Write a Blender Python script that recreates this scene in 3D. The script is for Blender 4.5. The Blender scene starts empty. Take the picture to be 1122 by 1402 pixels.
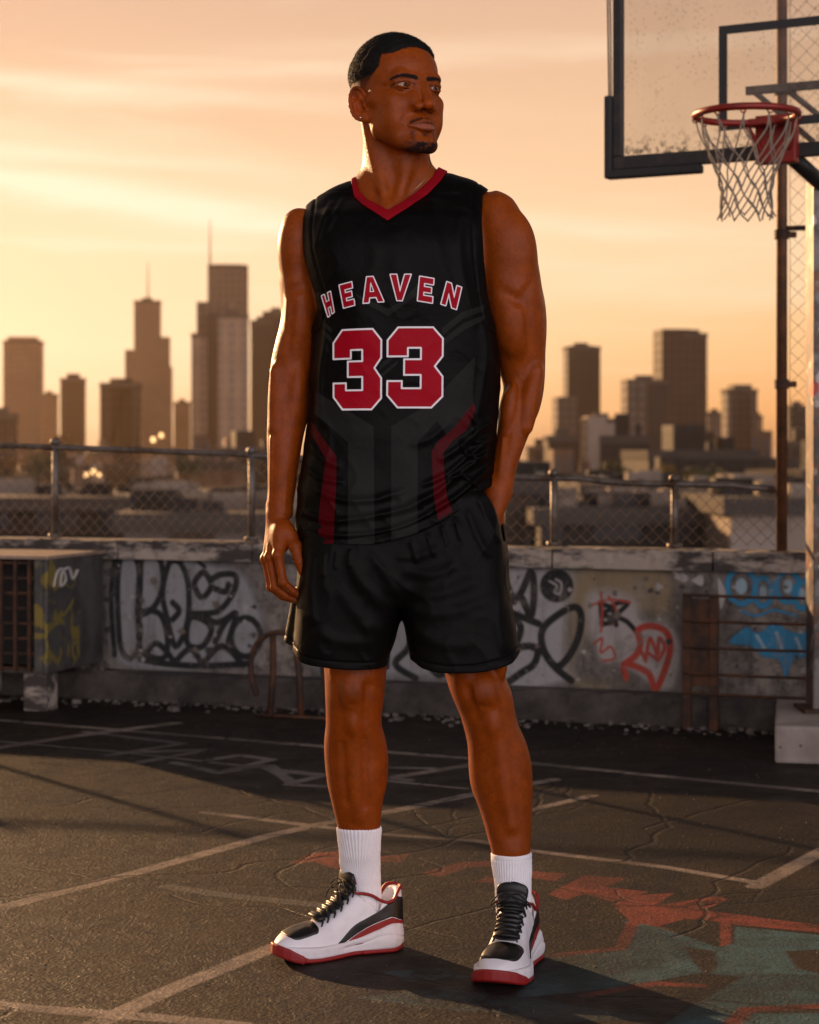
import bpy, bmesh, math, random
import numpy as np
from mathutils import Vector, Matrix
random.seed(7)
rng = np.random.default_rng(7)
S = bpy.context.scene
COL = S.collection

# ---------------------------------------------------------------- camera
FP, CXP, HZ, CAMD, CAMH = 2700.0, 561.0, 620.0, 4.0, 1.02   # focal length in pixels, centre column, horizon row
cam_d = bpy.data.cameras.new('camera')
cam = bpy.data.objects.new('camera', cam_d); COL.objects.link(cam)
cam.location = (0, -CAMD, CAMH); cam.rotation_euler = (math.radians(90), 0, 0)
cam_d.sensor_fit = 'VERTICAL'; cam_d.sensor_height = 36.0
cam_d.lens = 36.0*FP/1402.0
cam_d.shift_y = -(701.0-HZ)/1402.0
cam_d.clip_start = 0.1; cam_d.clip_end = 9000
cam_d.dof.use_dof = True; cam_d.dof.focus_distance = 3.93; cam_d.dof.aperture_fstop = 5.6
S.camera = cam
def X(px, y): return (px-CXP)*(CAMD+y)/FP
def Z(py, y): return CAMH+(HZ-py)*(CAMD+y)/FP

# ---------------------------------------------------------------- sun, sky, exposure
SUN_EL, SUN_AZ = math.radians(13.0), math.radians(-37.0)    # azimuth from +Y, negative = to the left
sd = Vector((math.sin(SUN_AZ)*math.cos(SUN_EL), math.cos(SUN_AZ)*math.cos(SUN_EL), math.sin(SUN_EL)))
sun_d = bpy.data.lights.new('sun', 'SUN'); sun_d.energy = 5.0; sun_d.angle = math.radians(0.6)
sun_d.color = (1.0, 0.57, 0.27)
sun = bpy.data.objects.new('sun', sun_d); COL.objects.link(sun)
sun.rotation_euler = (-sd).to_track_quat('-Z', 'Y').to_euler(); sun.location = (-6, 8, 5)

W = bpy.data.worlds.new('World'); S.world = W; W.use_nodes = True
wt = W.node_tree; wt.nodes.clear()
def wn(t, **k):
    n = wt.nodes.new(t)
    for a, b in k.items(): setattr(n, a, b)
    return n
def wl(a, b): wt.links.new(a, b)
def wmath(op, a, b=None, c=None):
    n = wn('ShaderNodeMath', operation=op)
    for i, v in enumerate((a, b, c)):
        if v is None: continue
        if isinstance(v, (int, float)): n.inputs[i].default_value = v
        else: wl(v, n.inputs[i])
    return n.outputs[0]
tc = wn('ShaderNodeTexCoord'); sp = wn('ShaderNodeSeparateXYZ'); wl(tc.outputs['Generated'], sp.inputs[0])
ramp = wn('ShaderNodeValToRGB')                              # colour by height above the horizon, the sunset side
els = ramp.color_ramp.elements
stops = [(0.0, (0.60, 0.26, 0.10)), (0.02, (0.98, 0.45, 0.16)), (0.055, (1.06, 0.60, 0.27)), (0.10, (1.08, 0.70, 0.39)),
         (0.155, (1.00, 0.62, 0.36)), (0.23, (0.82, 0.50, 0.32)), (0.36, (0.24, 0.19, 0.18)), (1.0, (0.05, 0.05, 0.065))]
els[0].position, els[0].color = stops[0][0], stops[0][1]+(1,)
els[1].position, els[1].color = stops[-1][0], stops[-1][1]+(1,)
for p_, c_ in stops[1:-1]:
    e = els.new(p_); e.color = c_+(1,)
wl(sp.outputs['Z'], ramp.inputs[0])
# clouds: stretched noise
mp = wn('ShaderNodeMapping'); wl(tc.outputs['Generated'], mp.inputs[0]); mp.inputs['Scale'].default_value = (3.0, 3.0, 26.0)
mp.inputs['Rotation'].default_value = (0.0, math.radians(3.0), 0.0); mp.inputs['Location'].default_value = (0.3, 0.1, 2.2)
nz = wn('ShaderNodeTexNoise'); wl(mp.outputs[0], nz.inputs['Vector']); nz.inputs['Scale'].default_value = 1.0
nz.inputs['Detail'].default_value = 6; nz.inputs['Roughness'].default_value = 0.55; nz.inputs['Distortion'].default_value = 0.5
cr = wn('ShaderNodeValToRGB'); wl(nz.outputs['Fac'], cr.inputs[0])
cr.color_ramp.elements[0].position = 0.48; cr.color_ramp.elements[0].color = (0, 0, 0, 1)
cr.color_ramp.elements[1].position = 0.72; cr.color_ramp.elements[1].color = (1, 1, 1, 1)
cmix = wn('ShaderNodeMix', data_type='RGBA'); cmix.inputs['B'].default_value = (1.22, 0.95, 0.67, 1)
wl(ramp.outputs[0], cmix.inputs['A']); glow = wn('ShaderNodeVectorMath', operation='DOT_PRODUCT'); wl(tc.outputs['Generated'], glow.inputs[0]); glow.inputs[1].default_value = tuple(sd)
gr_ = wn('ShaderNodeMapRange', interpolation_type='SMOOTHSTEP'); wl(glow.outputs['Value'], gr_.inputs['Value']); gr_.inputs['From Min'].default_value = 0.62; gr_.inputs['From Max'].default_value = 1.0
gmix = wn('ShaderNodeMix', data_type='RGBA'); wl(wmath('MULTIPLY', gr_.outputs[0], wmath('MAXIMUM', wmath('SUBTRACT', 1.0, wmath('DIVIDE', wmath('ABSOLUTE', wmath('SUBTRACT', sp.outputs['Z'], 0.055)), 0.11)), 0.0)), gmix.inputs['Factor']); wl(ramp.outputs[0], gmix.inputs['A']); gmix.inputs['B'].default_value = (1.22, 0.91, 0.60, 1); wl(gmix.outputs['Result'], cmix.inputs['A'])
azi = wmath('DIVIDE', sp.outputs['X'], wmath('MAXIMUM', sp.outputs['Y'], 0.05)); ele = wmath('DIVIDE', sp.outputs['Z'], wmath('MAXIMUM', sp.outputs['Y'], 0.05))
wob = wmath('MULTIPLY', wmath('SUBTRACT', nz.outputs['Fac'], 0.5), 0.030)
def streak(e0, slope, a0, wid, amp, az0, azw):
    d_ = wmath('DIVIDE', wmath('SUBTRACT', wmath('ADD', ele, wob), wmath('ADD', wmath('MULTIPLY', wmath('SUBTRACT', azi, a0), slope), e0)), wid)
    g_ = wmath('POWER', 2.71828, wmath('MULTIPLY', wmath('MULTIPLY', d_, d_), -1.0)); f_ = wmath('DIVIDE', wmath('SUBTRACT', azi, az0), azw)
    return wmath('MULTIPLY', wmath('MULTIPLY', g_, wmath('POWER', 2.71828, wmath('MULTIPLY', wmath('MULTIPLY', f_, f_), -1.0))), amp)
cl = wmath('MULTIPLY', cr.outputs[0], 0.45)
for a_ in ((.188, -.07, -.2, .0060, .75, -.26, .20), (.158, -.10, -.2, .0045, .55, -.22, .14), (.141, -.16, -.2, .0080, .9, -.20, .22), (.118, -.05, .0, .0070, .45, .06, .14), (.108, -.03, -.2, .0035, .35, -.16, .10), (.205, .02, .1, .006, .25, .02, .12)): cl = wmath('ADD', cl, streak(*a_))
fin = wn('ShaderNodeTexNoise'); mp2 = wn('ShaderNodeMapping'); wl(tc.outputs['Generated'], mp2.inputs[0]); mp2.inputs['Scale'].default_value = (14, 14, 90); wl(mp2.outputs[0], fin.inputs['Vector']); fin.inputs['Scale'].default_value = 1.0; fin.inputs['Detail'].default_value = 5
cl = wmath('MULTIPLY', cl, wmath('ADD', wmath('MULTIPLY', fin.outputs['Fac'], 1.1), 0.35))
wl(wmath('MINIMUM', cl, 1.0), cmix.inputs['Factor'])
# away from the sun: unseen sky brightened behind the camera as added front fill
dt = wn('ShaderNodeVectorMath', operation='DOT_PRODUCT'); wl(tc.outputs['Generated'], dt.inputs[0])
dt.inputs[1].default_value = (math.sin(SUN_AZ), math.cos(SUN_AZ), 0.0)
mr = wn('ShaderNodeMapRange', interpolation_type='SMOOTHSTEP'); wl(dt.outputs['Value'], mr.inputs['Value'])
mr.inputs['From Min'].default_value = -0.35; mr.inputs['From Max'].default_value = 0.75
smix = wn('ShaderNodeMix', data_type='RGBA'); wl(mr.outputs[0], smix.inputs['Factor'])
back = wn('ShaderNodeValToRGB'); wl(sp.outputs['Z'], back.inputs[0]); be = back.color_ramp.elements   # pale low band, made bright to light the man's front
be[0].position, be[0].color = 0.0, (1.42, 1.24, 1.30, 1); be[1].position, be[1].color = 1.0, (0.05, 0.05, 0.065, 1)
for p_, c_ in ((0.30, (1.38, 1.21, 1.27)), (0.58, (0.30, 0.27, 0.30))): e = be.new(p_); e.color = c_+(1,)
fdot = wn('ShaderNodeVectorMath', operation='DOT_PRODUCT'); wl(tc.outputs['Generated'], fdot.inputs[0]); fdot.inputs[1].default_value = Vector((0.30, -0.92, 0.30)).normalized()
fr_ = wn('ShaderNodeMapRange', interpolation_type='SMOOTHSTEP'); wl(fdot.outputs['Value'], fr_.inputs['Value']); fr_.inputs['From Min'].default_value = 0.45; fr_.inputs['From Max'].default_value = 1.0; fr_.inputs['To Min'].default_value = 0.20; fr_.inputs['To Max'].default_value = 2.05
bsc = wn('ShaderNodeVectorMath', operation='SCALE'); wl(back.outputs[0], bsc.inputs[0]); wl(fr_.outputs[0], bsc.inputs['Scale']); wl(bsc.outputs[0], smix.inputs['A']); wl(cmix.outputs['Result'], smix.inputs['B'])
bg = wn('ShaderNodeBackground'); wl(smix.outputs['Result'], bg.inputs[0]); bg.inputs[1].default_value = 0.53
sky = wn('ShaderNodeTexSky'); sky.sky_type = 'NISHITA'; sky.sun_disc = False
sky.sun_elevation = SUN_EL; sky.sun_rotation = SUN_AZ
bg2 = wn('ShaderNodeBackground'); wl(sky.outputs[0], bg2.inputs[0]); bg2.inputs[1].default_value = 0.004
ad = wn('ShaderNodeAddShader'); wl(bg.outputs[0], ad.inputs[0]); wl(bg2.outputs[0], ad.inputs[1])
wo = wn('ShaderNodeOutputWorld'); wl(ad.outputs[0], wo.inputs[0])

S.view_settings.view_transform = 'Standard'; S.view_settings.look = 'None'
S.view_settings.exposure = 0.80; S.view_settings.gamma = 1.0
try:
    S.cycles.use_denoising = True; S.cycles.max_bounces = 6; S.cycles.volume_bounces = 1
    S.cycles.transparent_max_bounces = 12; S.cycles.sample_clamp_indirect = 6
except Exception: pass

# ---------------------------------------------------------------- helpers: objects
def link(o, parent=None):
    COL.objects.link(o)
    if parent is not None: o.parent = parent
    return o
def tag(o, label=None, cat=None, group=None, kind=None):
    if label: o['label'] = label
    if cat: o['category'] = cat
    if group: o['group'] = group
    if kind: o['kind'] = kind
    return o
def empty(name, loc=(0, 0, 0), rz=0, parent=None):
    o = bpy.data.objects.new(name, None); o.location = loc; o.rotation_euler = (0, 0, rz); o.empty_display_size = .1
    return link(o, parent)
def obj(name, verts, faces, mats, parent=None, smooth=False, midx=None):
    me = bpy.data.meshes.new(name)
    me.from_pydata([tuple(map(float, v)) for v in verts], [], [tuple(f) for f in faces])
    if not isinstance(mats, (list, tuple)): mats = [mats]
    for m in mats: me.materials.append(m)
    if smooth: me.polygons.foreach_set('use_smooth', [True]*len(me.polygons))
    if midx is not None: me.polygons.foreach_set('material_index', midx)
    me.update()
    return link(bpy.data.objects.new(name, me), parent)
class MB:
    """collects simple shapes into one mesh"""
    def __init__(s): s.v = []; s.f = []; s.mi = []; s.m = 0
    def add(s, vs, fs):
        b = len(s.v); s.v += [tuple(v) for v in vs]; s.f += [tuple(i+b for i in f) for f in fs]; s.mi += [s.m]*len(fs)
    def box(s, x0, x1, y0, y1, z0, z1, M=None, bev=0.0):
        if bev > 0:
            bm = bmesh.new(); bmesh.ops.create_cube(bm, size=1)
            for v in bm.verts: v.co = Vector(((x0+x1)/2+v.co.x*(x1-x0), (y0+y1)/2+v.co.y*(y1-y0), (z0+z1)/2+v.co.z*(z1-z0)))
            bmesh.ops.bevel(bm, geom=list(bm.edges), offset=bev, segments=2, affect='EDGES', profile=.6)
            vs = [v.co.copy() for v in bm.verts]; fs = [[v.index for v in f.verts] for f in bm.faces]; bm.free()
        else:
            vs = [Vector(p) for p in ((x0,y0,z0),(x1,y0,z0),(x1,y1,z0),(x0,y1,z0),(x0,y0,z1),(x1,y0,z1),(x1,y1,z1),(x0,y1,z1))]
            fs = [(0,3,2,1),(4,5,6,7),(0,1,5,4),(1,2,6,5),(2,3,7,6),(3,0,4,7)]
        if M is not None: vs = [M @ v for v in vs]
        s.add(vs, fs); return s
    def tube(s, pts, r, n=8, closed=False, cap=True):
        pts = [Vector(p) for p in pts]; N = len(pts); rs = r if isinstance(r, (list, tuple)) else [r]*N
        ring = []; up = None
        for i, p in enumerate(pts):
            if closed: t = (pts[(i+1) % N]-pts[i-1]).normalized()
            else: t = (pts[min(i+1, N-1)]-pts[max(i-1, 0)]).normalized()
            if up is None:
                up = Vector((0, 0, 1)) if abs(t.z) < .9 else Vector((1, 0, 0))
            u = (up-t*up.dot(t)).normalized(); w = t.cross(u); up = u
            ring.append([p+(u*math.cos(a)+w*math.sin(a))*rs[i] for a in [2*math.pi*k/n for k in range(n)]])
        vs = [v for q in ring for v in q]; fs = []
        for i in range(N if closed else N-1):
            j = (i+1) % N
            for k in range(n): fs.append((i*n+k, i*n+(k+1) % n, j*n+(k+1) % n, j*n+k))
        if cap and not closed:
            fs.append(tuple(reversed(range(n)))); fs.append(tuple((N-1)*n+k for k in range(n)))
        s.add(vs, fs); return s
    def prism(s, poly, y0, y1, M=None):
        """polygon in x,z pushed from y0 to y1"""
        n = len(poly); vs = [Vector((a, y0, b)) for a, b in poly]+[Vector((a, y1, b)) for a, b in poly]
        if M is not None: vs = [M @ v for v in vs]
        fs = [tuple(range(n)), tuple(reversed(range(n, 2*n)))]+[(i+n, (i+1) % n+n, (i+1) % n, i) for i in range(n)]
        s.add(vs, fs); return s
    def build(s, name, mats, parent=None, smooth=False):
        return obj(name, s.v, s.f, mats, parent, smooth, s.mi)
def bevel_mod(o, w=.004, seg=2):
    m = o.modifiers.new('bevel', 'BEVEL'); m.width = w; m.segments = seg; m.limit_method = 'ANGLE'; m.angle_limit = math.radians(40)
    return o

# ---------------------------------------------------------------- helpers: materials
class Mat:
    def __init__(s, name, col=(.5, .5, .5), rough=.6, metal=0.0, **k):
        s.m = bpy.data.materials.new(name); s.m.use_nodes = True; s.t = s.m.node_tree
        s.p = s.t.nodes['Principled BSDF']; s.set('Base Color', col+(1,)); s.set('Roughness', rough); s.set('Metallic', metal)
        for a, b in k.items(): s.set(a.replace('_', ' '), b)
        s._tc = None
    def set(s, n, v): s.p.inputs[n].default_value = v
    def n(s, t, **k):
        q = s.t.nodes.new(t)
        for a, b in k.items(): setattr(q, a, b)
        return q
    def l(s, a, b): s.t.links.new(a, b)
    def tc(s, kind='Object'):
        if s._tc is None: s._tc = s.n('ShaderNodeTexCoord')
        return s._tc.outputs[kind]
    def noise(s, scale=5, detail=5, rough=.6, dist=0, vec=None, sc=None, out='Fac', loc=None):
        v = vec or s.tc()
        if sc or loc:
            m = s.n('ShaderNodeMapping'); s.l(v, m.inputs[0])
            if sc: m.inputs['Scale'].default_value = sc
            if loc: m.inputs['Location'].default_value = loc
            v = m.outputs[0]
        q = s.n('ShaderNodeTexNoise'); s.l(v, q.inputs['Vector'])
        for a, b in (('Scale', scale), ('Detail', detail), ('Roughness', rough), ('Distortion', dist)): q.inputs[a].default_value = b
        return q.outputs[out]
    def voro(s, scale=5, feature='F1', vec=None, sc=None, out='Distance'):
        v = vec or s.tc()
        if sc:
            m = s.n('ShaderNodeMapping'); s.l(v, m.inputs[0]); m.inputs['Scale'].default_value = sc; v = m.outputs[0]
        q = s.n('ShaderNodeTexVoronoi', feature=feature); s.l(v, q.inputs['Vector']); q.inputs['Scale'].default_value = scale
        return q.outputs[out]
    def ramp(s, fac, stops, const=False):
        q = s.n('ShaderNodeValToRGB'); s.l(fac, q.inputs[0]); e = q.color_ramp.elements
        if const: q.color_ramp.interpolation = 'CONSTANT'
        f = lambda c: (c, c, c, 1) if isinstance(c, (int, float)) else tuple(c)+(1,)
        e[0].position, e[0].color = stops[0][0], f(stops[0][1]); e[1].position, e[1].color = stops[-1][0], f(stops[-1][1])
        for p_, c_ in stops[1:-1]:
            z = e.new(p_); z.color = f(c_)
        return q.outputs[0]
    def mix(s, fac, a, b, mode='MIX'):
        q = s.n('ShaderNodeMix', data_type='RGBA', blend_type=mode)
        for nm, v in (('Factor', fac), ('A', a), ('B', b)):
            if isinstance(v, (int, float)):
                if nm == 'Factor': q.inputs[nm].default_value = v
                else: q.inputs[nm].default_value = (v, v, v, 1)
            elif isinstance(v, tuple): q.inputs[nm].default_value = v+(1,)
            else: s.l(v, q.inputs[nm])
        return q.outputs['Result']
    def math(s, op, a, b=0.0, c=None):
        q = s.n('ShaderNodeMath', operation=op)
        for i, v in enumerate((a, b, c)):
            if v is None: continue
            if isinstance(v, (int, float)): q.inputs[i].default_value = v
            else: s.l(v, q.inputs[i])
        return q.outputs[0]
    def bump(s, h, strength=.3, dist=.01, prev=None):
        q = s.n('ShaderNodeBump'); s.l(h, q.inputs['Height']); q.inputs['Strength'].default_value = strength; q.inputs['Distance'].default_value = dist
        if prev is not None: s.l(prev, q.inputs['Normal'])
        s.l(q.outputs[0], s.p.inputs['Normal']); return q.outputs[0]
    def col(s, c): s.l(c, s.p.inputs['Base Color']); return s
    def rough(s, c): s.l(c, s.p.inputs['Roughness']); return s

# ---------------------------------------------------------------- helpers: painted masks (signed distance drawing)
class Canvas:
    """a paint layer made from polygons and strokes; u right, v up, in metres"""
    def __init__(s, u0, u1, v0, v1, res, ch=4, bg=(0, 0, 0, 0)):
        s.u0, s.v0, s.res = u0, v0, res; s.w = int((u1-u0)/res); s.h = int((v1-v0)/res); s.u1 = u0+s.w*res; s.v1 = v0+s.h*res
        s.a = np.zeros((s.h, s.w, 4), np.float32); s.a[:] = bg
    def _box(s, P, m):
        i0 = max(0, int((P[:, 0].min()-m-s.u0)/s.res)); i1 = min(s.w, int((P[:, 0].max()+m-s.u0)/s.res)+2)
        j0 = max(0, int((P[:, 1].min()-m-s.v0)/s.res)); j1 = min(s.h, int((P[:, 1].max()+m-s.v0)/s.res)+2)
        if i1 <= i0 or j1 <= j0: return None
        U = s.u0+(np.arange(i0, i1)+.5)*s.res; V = s.v0+(np.arange(j0, j1)+.5)*s.res
        return i0, i1, j0, j1, *np.meshgrid(U, V)
    @staticmethod
    def segd(P, U, V, closed):
        d = np.full(U.shape, 1e9)
        n = len(P)
        for i in range(n if closed else n-1):
            a, b = P[i], P[(i+1) % n]; e = b-a; L = max(float(e@e), 1e-12)
            t = np.clip(((U-a[0])*e[0]+(V-a[1])*e[1])/L, 0, 1)
            d = np.minimum(d, (U-a[0]-t*e[0])**2+(V-a[1]-t*e[1])**2)
        return np.sqrt(d)
    @staticmethod
    def polysd(P, U, V):
        d = Canvas.segd(P, U, V, True); ins = np.zeros(U.shape, bool); n = len(P)
        for i in range(n):
            (x0, y0), (x1, y1) = P[i], P[(i+1) % n]
            if y0 == y1: continue
            c = ((V >= min(y0, y1)) & (V < max(y0, y1)) & (U < x0+(V-y0)*(x1-x0)/(y1-y0))); ins ^= c
        return np.where(ins, -d, d)
    def _put(s, bx, cov, col):
        i0, i1, j0, j1 = bx[:4]; A = s.a[j0:j1, i0:i1]; cov = (cov*(col[3] if len(col) > 3 else 1))[..., None]
        A[..., :3] = A[..., :3]*(1-cov)+np.array(col[:3])*cov; A[..., 3:] = A[..., 3:]*(1-cov)+cov
    def poly(s, P, col, grow=0.0, soft=None):
        P = np.array(P, float); bx = s._box(P, abs(grow)+2*s.res+(soft or 0)); soft = soft or s.res
        if bx is None: return s
        d = s.polysd(P, bx[4], bx[5])-grow; s._put(bx, np.clip(.5-d/soft, 0, 1), col); return s
    def stroke(s, P, w, col, closed=False, soft=None):
        P = np.array(P, float); bx = s._box(P, w+2*s.res+(soft or 0)); soft = soft or s.res
        if bx is None: return s
        d = s.segd(P, bx[4], bx[5], closed)-w/2; s._put(bx, np.clip(.5-d/soft, 0, 1), col); return s
    def image(s, name):
        im = bpy.data.images.new(name, s.w, s.h, alpha=True, float_buffer=True); im.colorspace_settings.name = 'Non-Color'
        im.pixels.foreach_set(np.ascontiguousarray(s.a, np.float32).ravel()); im.update(); im.pack(); return im
def tex(M, cv, im, vec, su, sv, ext='CLIP'):
    """image node: su, sv pick the coordinate axes ('X','Y','Z') that carry u and v"""
    q = M.n('ShaderNodeSeparateXYZ'); M.l(vec, q.inputs[0])
    c = M.n('ShaderNodeCombineXYZ')
    M.l(M.math('DIVIDE', M.math('SUBTRACT', q.outputs[su], cv.u0), cv.u1-cv.u0), c.inputs[0])
    M.l(M.math('DIVIDE', M.math('SUBTRACT', q.outputs[sv], cv.v0), cv.v1-cv.v0), c.inputs[1])
    t = M.n('ShaderNodeTexImage'); t.image = im; t.extension = ext; t.interpolation = 'Linear'; M.l(c.outputs[0], t.inputs[0]); return t
def bez(P, n=8):
    """smooth curve through the points (Catmull-Rom)"""
    P = [np.array(p, float) for p in P]; closed = np.allclose(P[0], P[-1]); out = []
    Q = [P[-2] if closed else P[0]]+P+[P[1] if closed else P[-1]]
    for i in range(1, len(Q)-2):
        a, b, c, d = Q[i-1:i+3]
        for t in np.arange(n)/n: out.append(.5*((2*b)+(c-a)*t+(2*a-5*b+4*c-d)*t*t+(3*b-a-3*c+d)*t**3))
    out.append(P[-1]); return np.array(out)
# ---------------------------------------------------------------- helpers: bodies as one blended surface
def smin(a, b, k): h = np.clip(.5+.5*(b-a)/k, 0, 1); return b+(a-b)*h-k*h*(1-h)
def smax(a, b, k): return -smin(-a, -b, k)
def interp_tab(tab, z):
    """smooth rows (z first, ascending) -> list of columns at z"""
    T = np.array(sorted(tab), float); zz = np.clip(z, T[0, 0], T[-1, 0])
    n = len(T); out = []
    for c in range(1, T.shape[1]):
        v = T[:, c]; h = np.diff(T[:, 0]); dl = np.diff(v)/h
        m = np.zeros(n); m[0], m[-1] = dl[0], dl[-1]
        for i in range(1, n-1):
            m[i] = 0 if dl[i-1]*dl[i] <= 0 else 2*dl[i-1]*dl[i]/(dl[i-1]+dl[i])
        i = np.clip(np.searchsorted(T[:, 0], zz)-1, 0, n-2); t = (zz-T[i, 0])/h[i]
        out.append((2*t**3-3*t**2+1)*v[i]+(t**3-2*t**2+t)*h[i]*m[i]+(-2*t**3+3*t**2)*v[i+1]+(t**3-t**2)*h[i]*m[i+1])
    return out
def capsule(a, b, r1, r2):
    a, b = np.array(a, float), np.array(b, float); e = b-a; L = max(float(e@e), 1e-9)
    def f(x, y, z):
        t = np.clip(((x-a[0])*e[0]+(y-a[1])*e[1]+(z-a[2])*e[2])/L, 0, 1)
        return np.sqrt((x-a[0]-t*e[0])**2+(y-a[1]-t*e[1])**2+(z-a[2]-t*e[2])**2)-(r1+(r2-r1)*t)
    r = max(r1, r2); return f, np.minimum(a, b)-r, np.maximum(a, b)+r
def rotm(rx=0, ry=0, rz=0):
    return np.array(Matrix.Rotation(math.radians(rz), 3, 'Z') @ Matrix.Rotation(math.radians(ry), 3, 'Y') @ Matrix.Rotation(math.radians(rx), 3, 'X'))
def ellip(c, r, rot=(0, 0, 0)):
    c = np.array(c, float); r = np.array(r, float); R = rotm(*rot)
    def f(x, y, z):
        X_, Y_, Z_ = x-c[0], y-c[1], z-c[2]
        u = X_*R[0, 0]+Y_*R[1, 0]+Z_*R[2, 0]; v = X_*R[0, 1]+Y_*R[1, 1]+Z_*R[2, 1]; w = X_*R[0, 2]+Y_*R[1, 2]+Z_*R[2, 2]
        k0 = np.sqrt((u/r[0])**2+(v/r[1])**2+(w/r[2])**2); k1 = np.sqrt((u/r[0]**2)**2+(v/r[1]**2)**2+(w/r[2]**2)**2)+1e-9
        return k0*(k0-1)/k1
    e = np.sqrt((R**2) @ (r**2)); return f, c-e, c+e
def rbox(c, h, rad, rot=(0, 0, 0)):
    c = np.array(c, float); h = np.array(h, float); R = rotm(*rot)
    def f(x, y, z):
        X_, Y_, Z_ = x-c[0], y-c[1], z-c[2]
        q = [abs(X_*R[0, i]+Y_*R[1, i]+Z_*R[2, i])-(h[i]-rad) for i in range(3)]
        return np.sqrt(sum(np.maximum(a, 0)**2 for a in q))+np.minimum(np.maximum(np.maximum(q[0], q[1]), q[2]), 0)-rad
    e = np.abs(R) @ h; return f, c-e, c+e
def zloft(rows, cap=.02, pw=2.0):
    """rows (z, xleft, xright, ycentre, yradius): a limb or trunk standing along z"""
    rows = sorted(rows); T = np.array(rows, float); z0, z1 = T[0, 0], T[-1, 0]
    def f(x, y, z):
        zz = np.ravel(z); xl, xr, yc, ry = [q.reshape(z.shape) for q in interp_tab(rows, zz)]
        cx, rx = (xl+xr)/2, (xr-xl)/2; u = abs(x-cx)/rx; v = abs(y-yc)/ry
        if pw == 2.0:
            k0 = np.sqrt(u*u+v*v); k1 = np.sqrt((u/rx)**2+(v/ry)**2)+1e-9; d = k0*(k0-1)/k1
        else:
            k0 = (u**pw+v**pw)**(1/pw); d = (k0-1)*np.minimum(rx, ry)
        return smax(d, abs(z-(z0+z1)/2)-(z1-z0)/2, cap)
    lo = [T[:, 1].min(), (T[:, 3]-T[:, 4]).min(), z0]; hi = [T[:, 2].max(), (T[:, 3]+T[:, 4]).max(), z1]
    return f, np.array(lo), np.array(hi)
def framed(prim, M):
    """a primitive given in a local frame M (4x4, uniform scale)"""
    f, lo, hi = prim; s = M.to_scale()[0]; I = np.array(M.inverted()); A = np.array(M)
    cs = np.array([[a, b, c, 1] for a in (lo[0], hi[0]) for b in (lo[1], hi[1]) for c in (lo[2], hi[2])]) @ A.T
    def g(x, y, z):
        return f(x*I[0, 0]+y*I[0, 1]+z*I[0, 2]+I[0, 3], x*I[1, 0]+y*I[1, 1]+z*I[1, 2]+I[1, 3], x*I[2, 0]+y*I[2, 1]+z*I[2, 2]+I[2, 3])*s
    return g, cs[:, :3].min(0), cs[:, :3].max(0)
def axis(segs):
    """uneven grid line: (start, end, step) pieces"""
    out = []
    for a, b, h in segs: out.append(np.linspace(a, b, max(1, int(round((b-a)/h))), endpoint=False))
    return np.append(np.concatenate(out), segs[-1][1]).astype(np.float32)
class Field:
    def __init__(s, ax, ay, az):
        s.ax = [ax, ay, az]; s.F = np.full((len(ax), len(ay), len(az)), .5, np.float32)
    def box(s, lo, hi, m):
        sl = tuple(slice(max(0, np.searchsorted(a, l-m)-1), min(len(a), np.searchsorted(a, h+m)+1)) for a, l, h in zip(s.ax, lo, hi))
        x, y, z = (s.ax[i][sl[i]] for i in range(3)); return sl, x[:, None, None], y[None, :, None], z[None, None, :]
    def add(s, prim, k=.01, infl=0.0, M=None):
        if M is not None: prim = framed(prim, M)
        f, lo, hi = prim; m = .012+k+max(infl, 0); sl, x, y, z = s.box(lo, hi, m)
        if s.F[sl].size: s.F[sl] = smin(s.F[sl], f(x, y, z)-infl, k)
        return s
    def cut(s, prim, k=.004, infl=0.0, M=None):
        if M is not None: prim = framed(prim, M)
        f, lo, hi = prim; m = .012+k+max(infl, 0); sl, x, y, z = s.box(lo, hi, m)
        if s.F[sl].size: s.F[sl] = smax(s.F[sl], -(f(x, y, z)-infl), k)
        return s
    def disp(s, fn, lo, hi):
        """push the surface outward by fn(x,y,z) inside a box (fn fades to 0 at its edges)"""
        sl, x, y, z = s.box(lo, hi, 0)
        if s.F[sl].size: s.F[sl] -= fn(x, y, z).astype(np.float32)
        return s
    def mesh(s, name, mats, parent=None, smooth=True):
        v, f = nets(s.F, s.ax)
        return raw_mesh(name, v, f, mats, parent, smooth)
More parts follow.
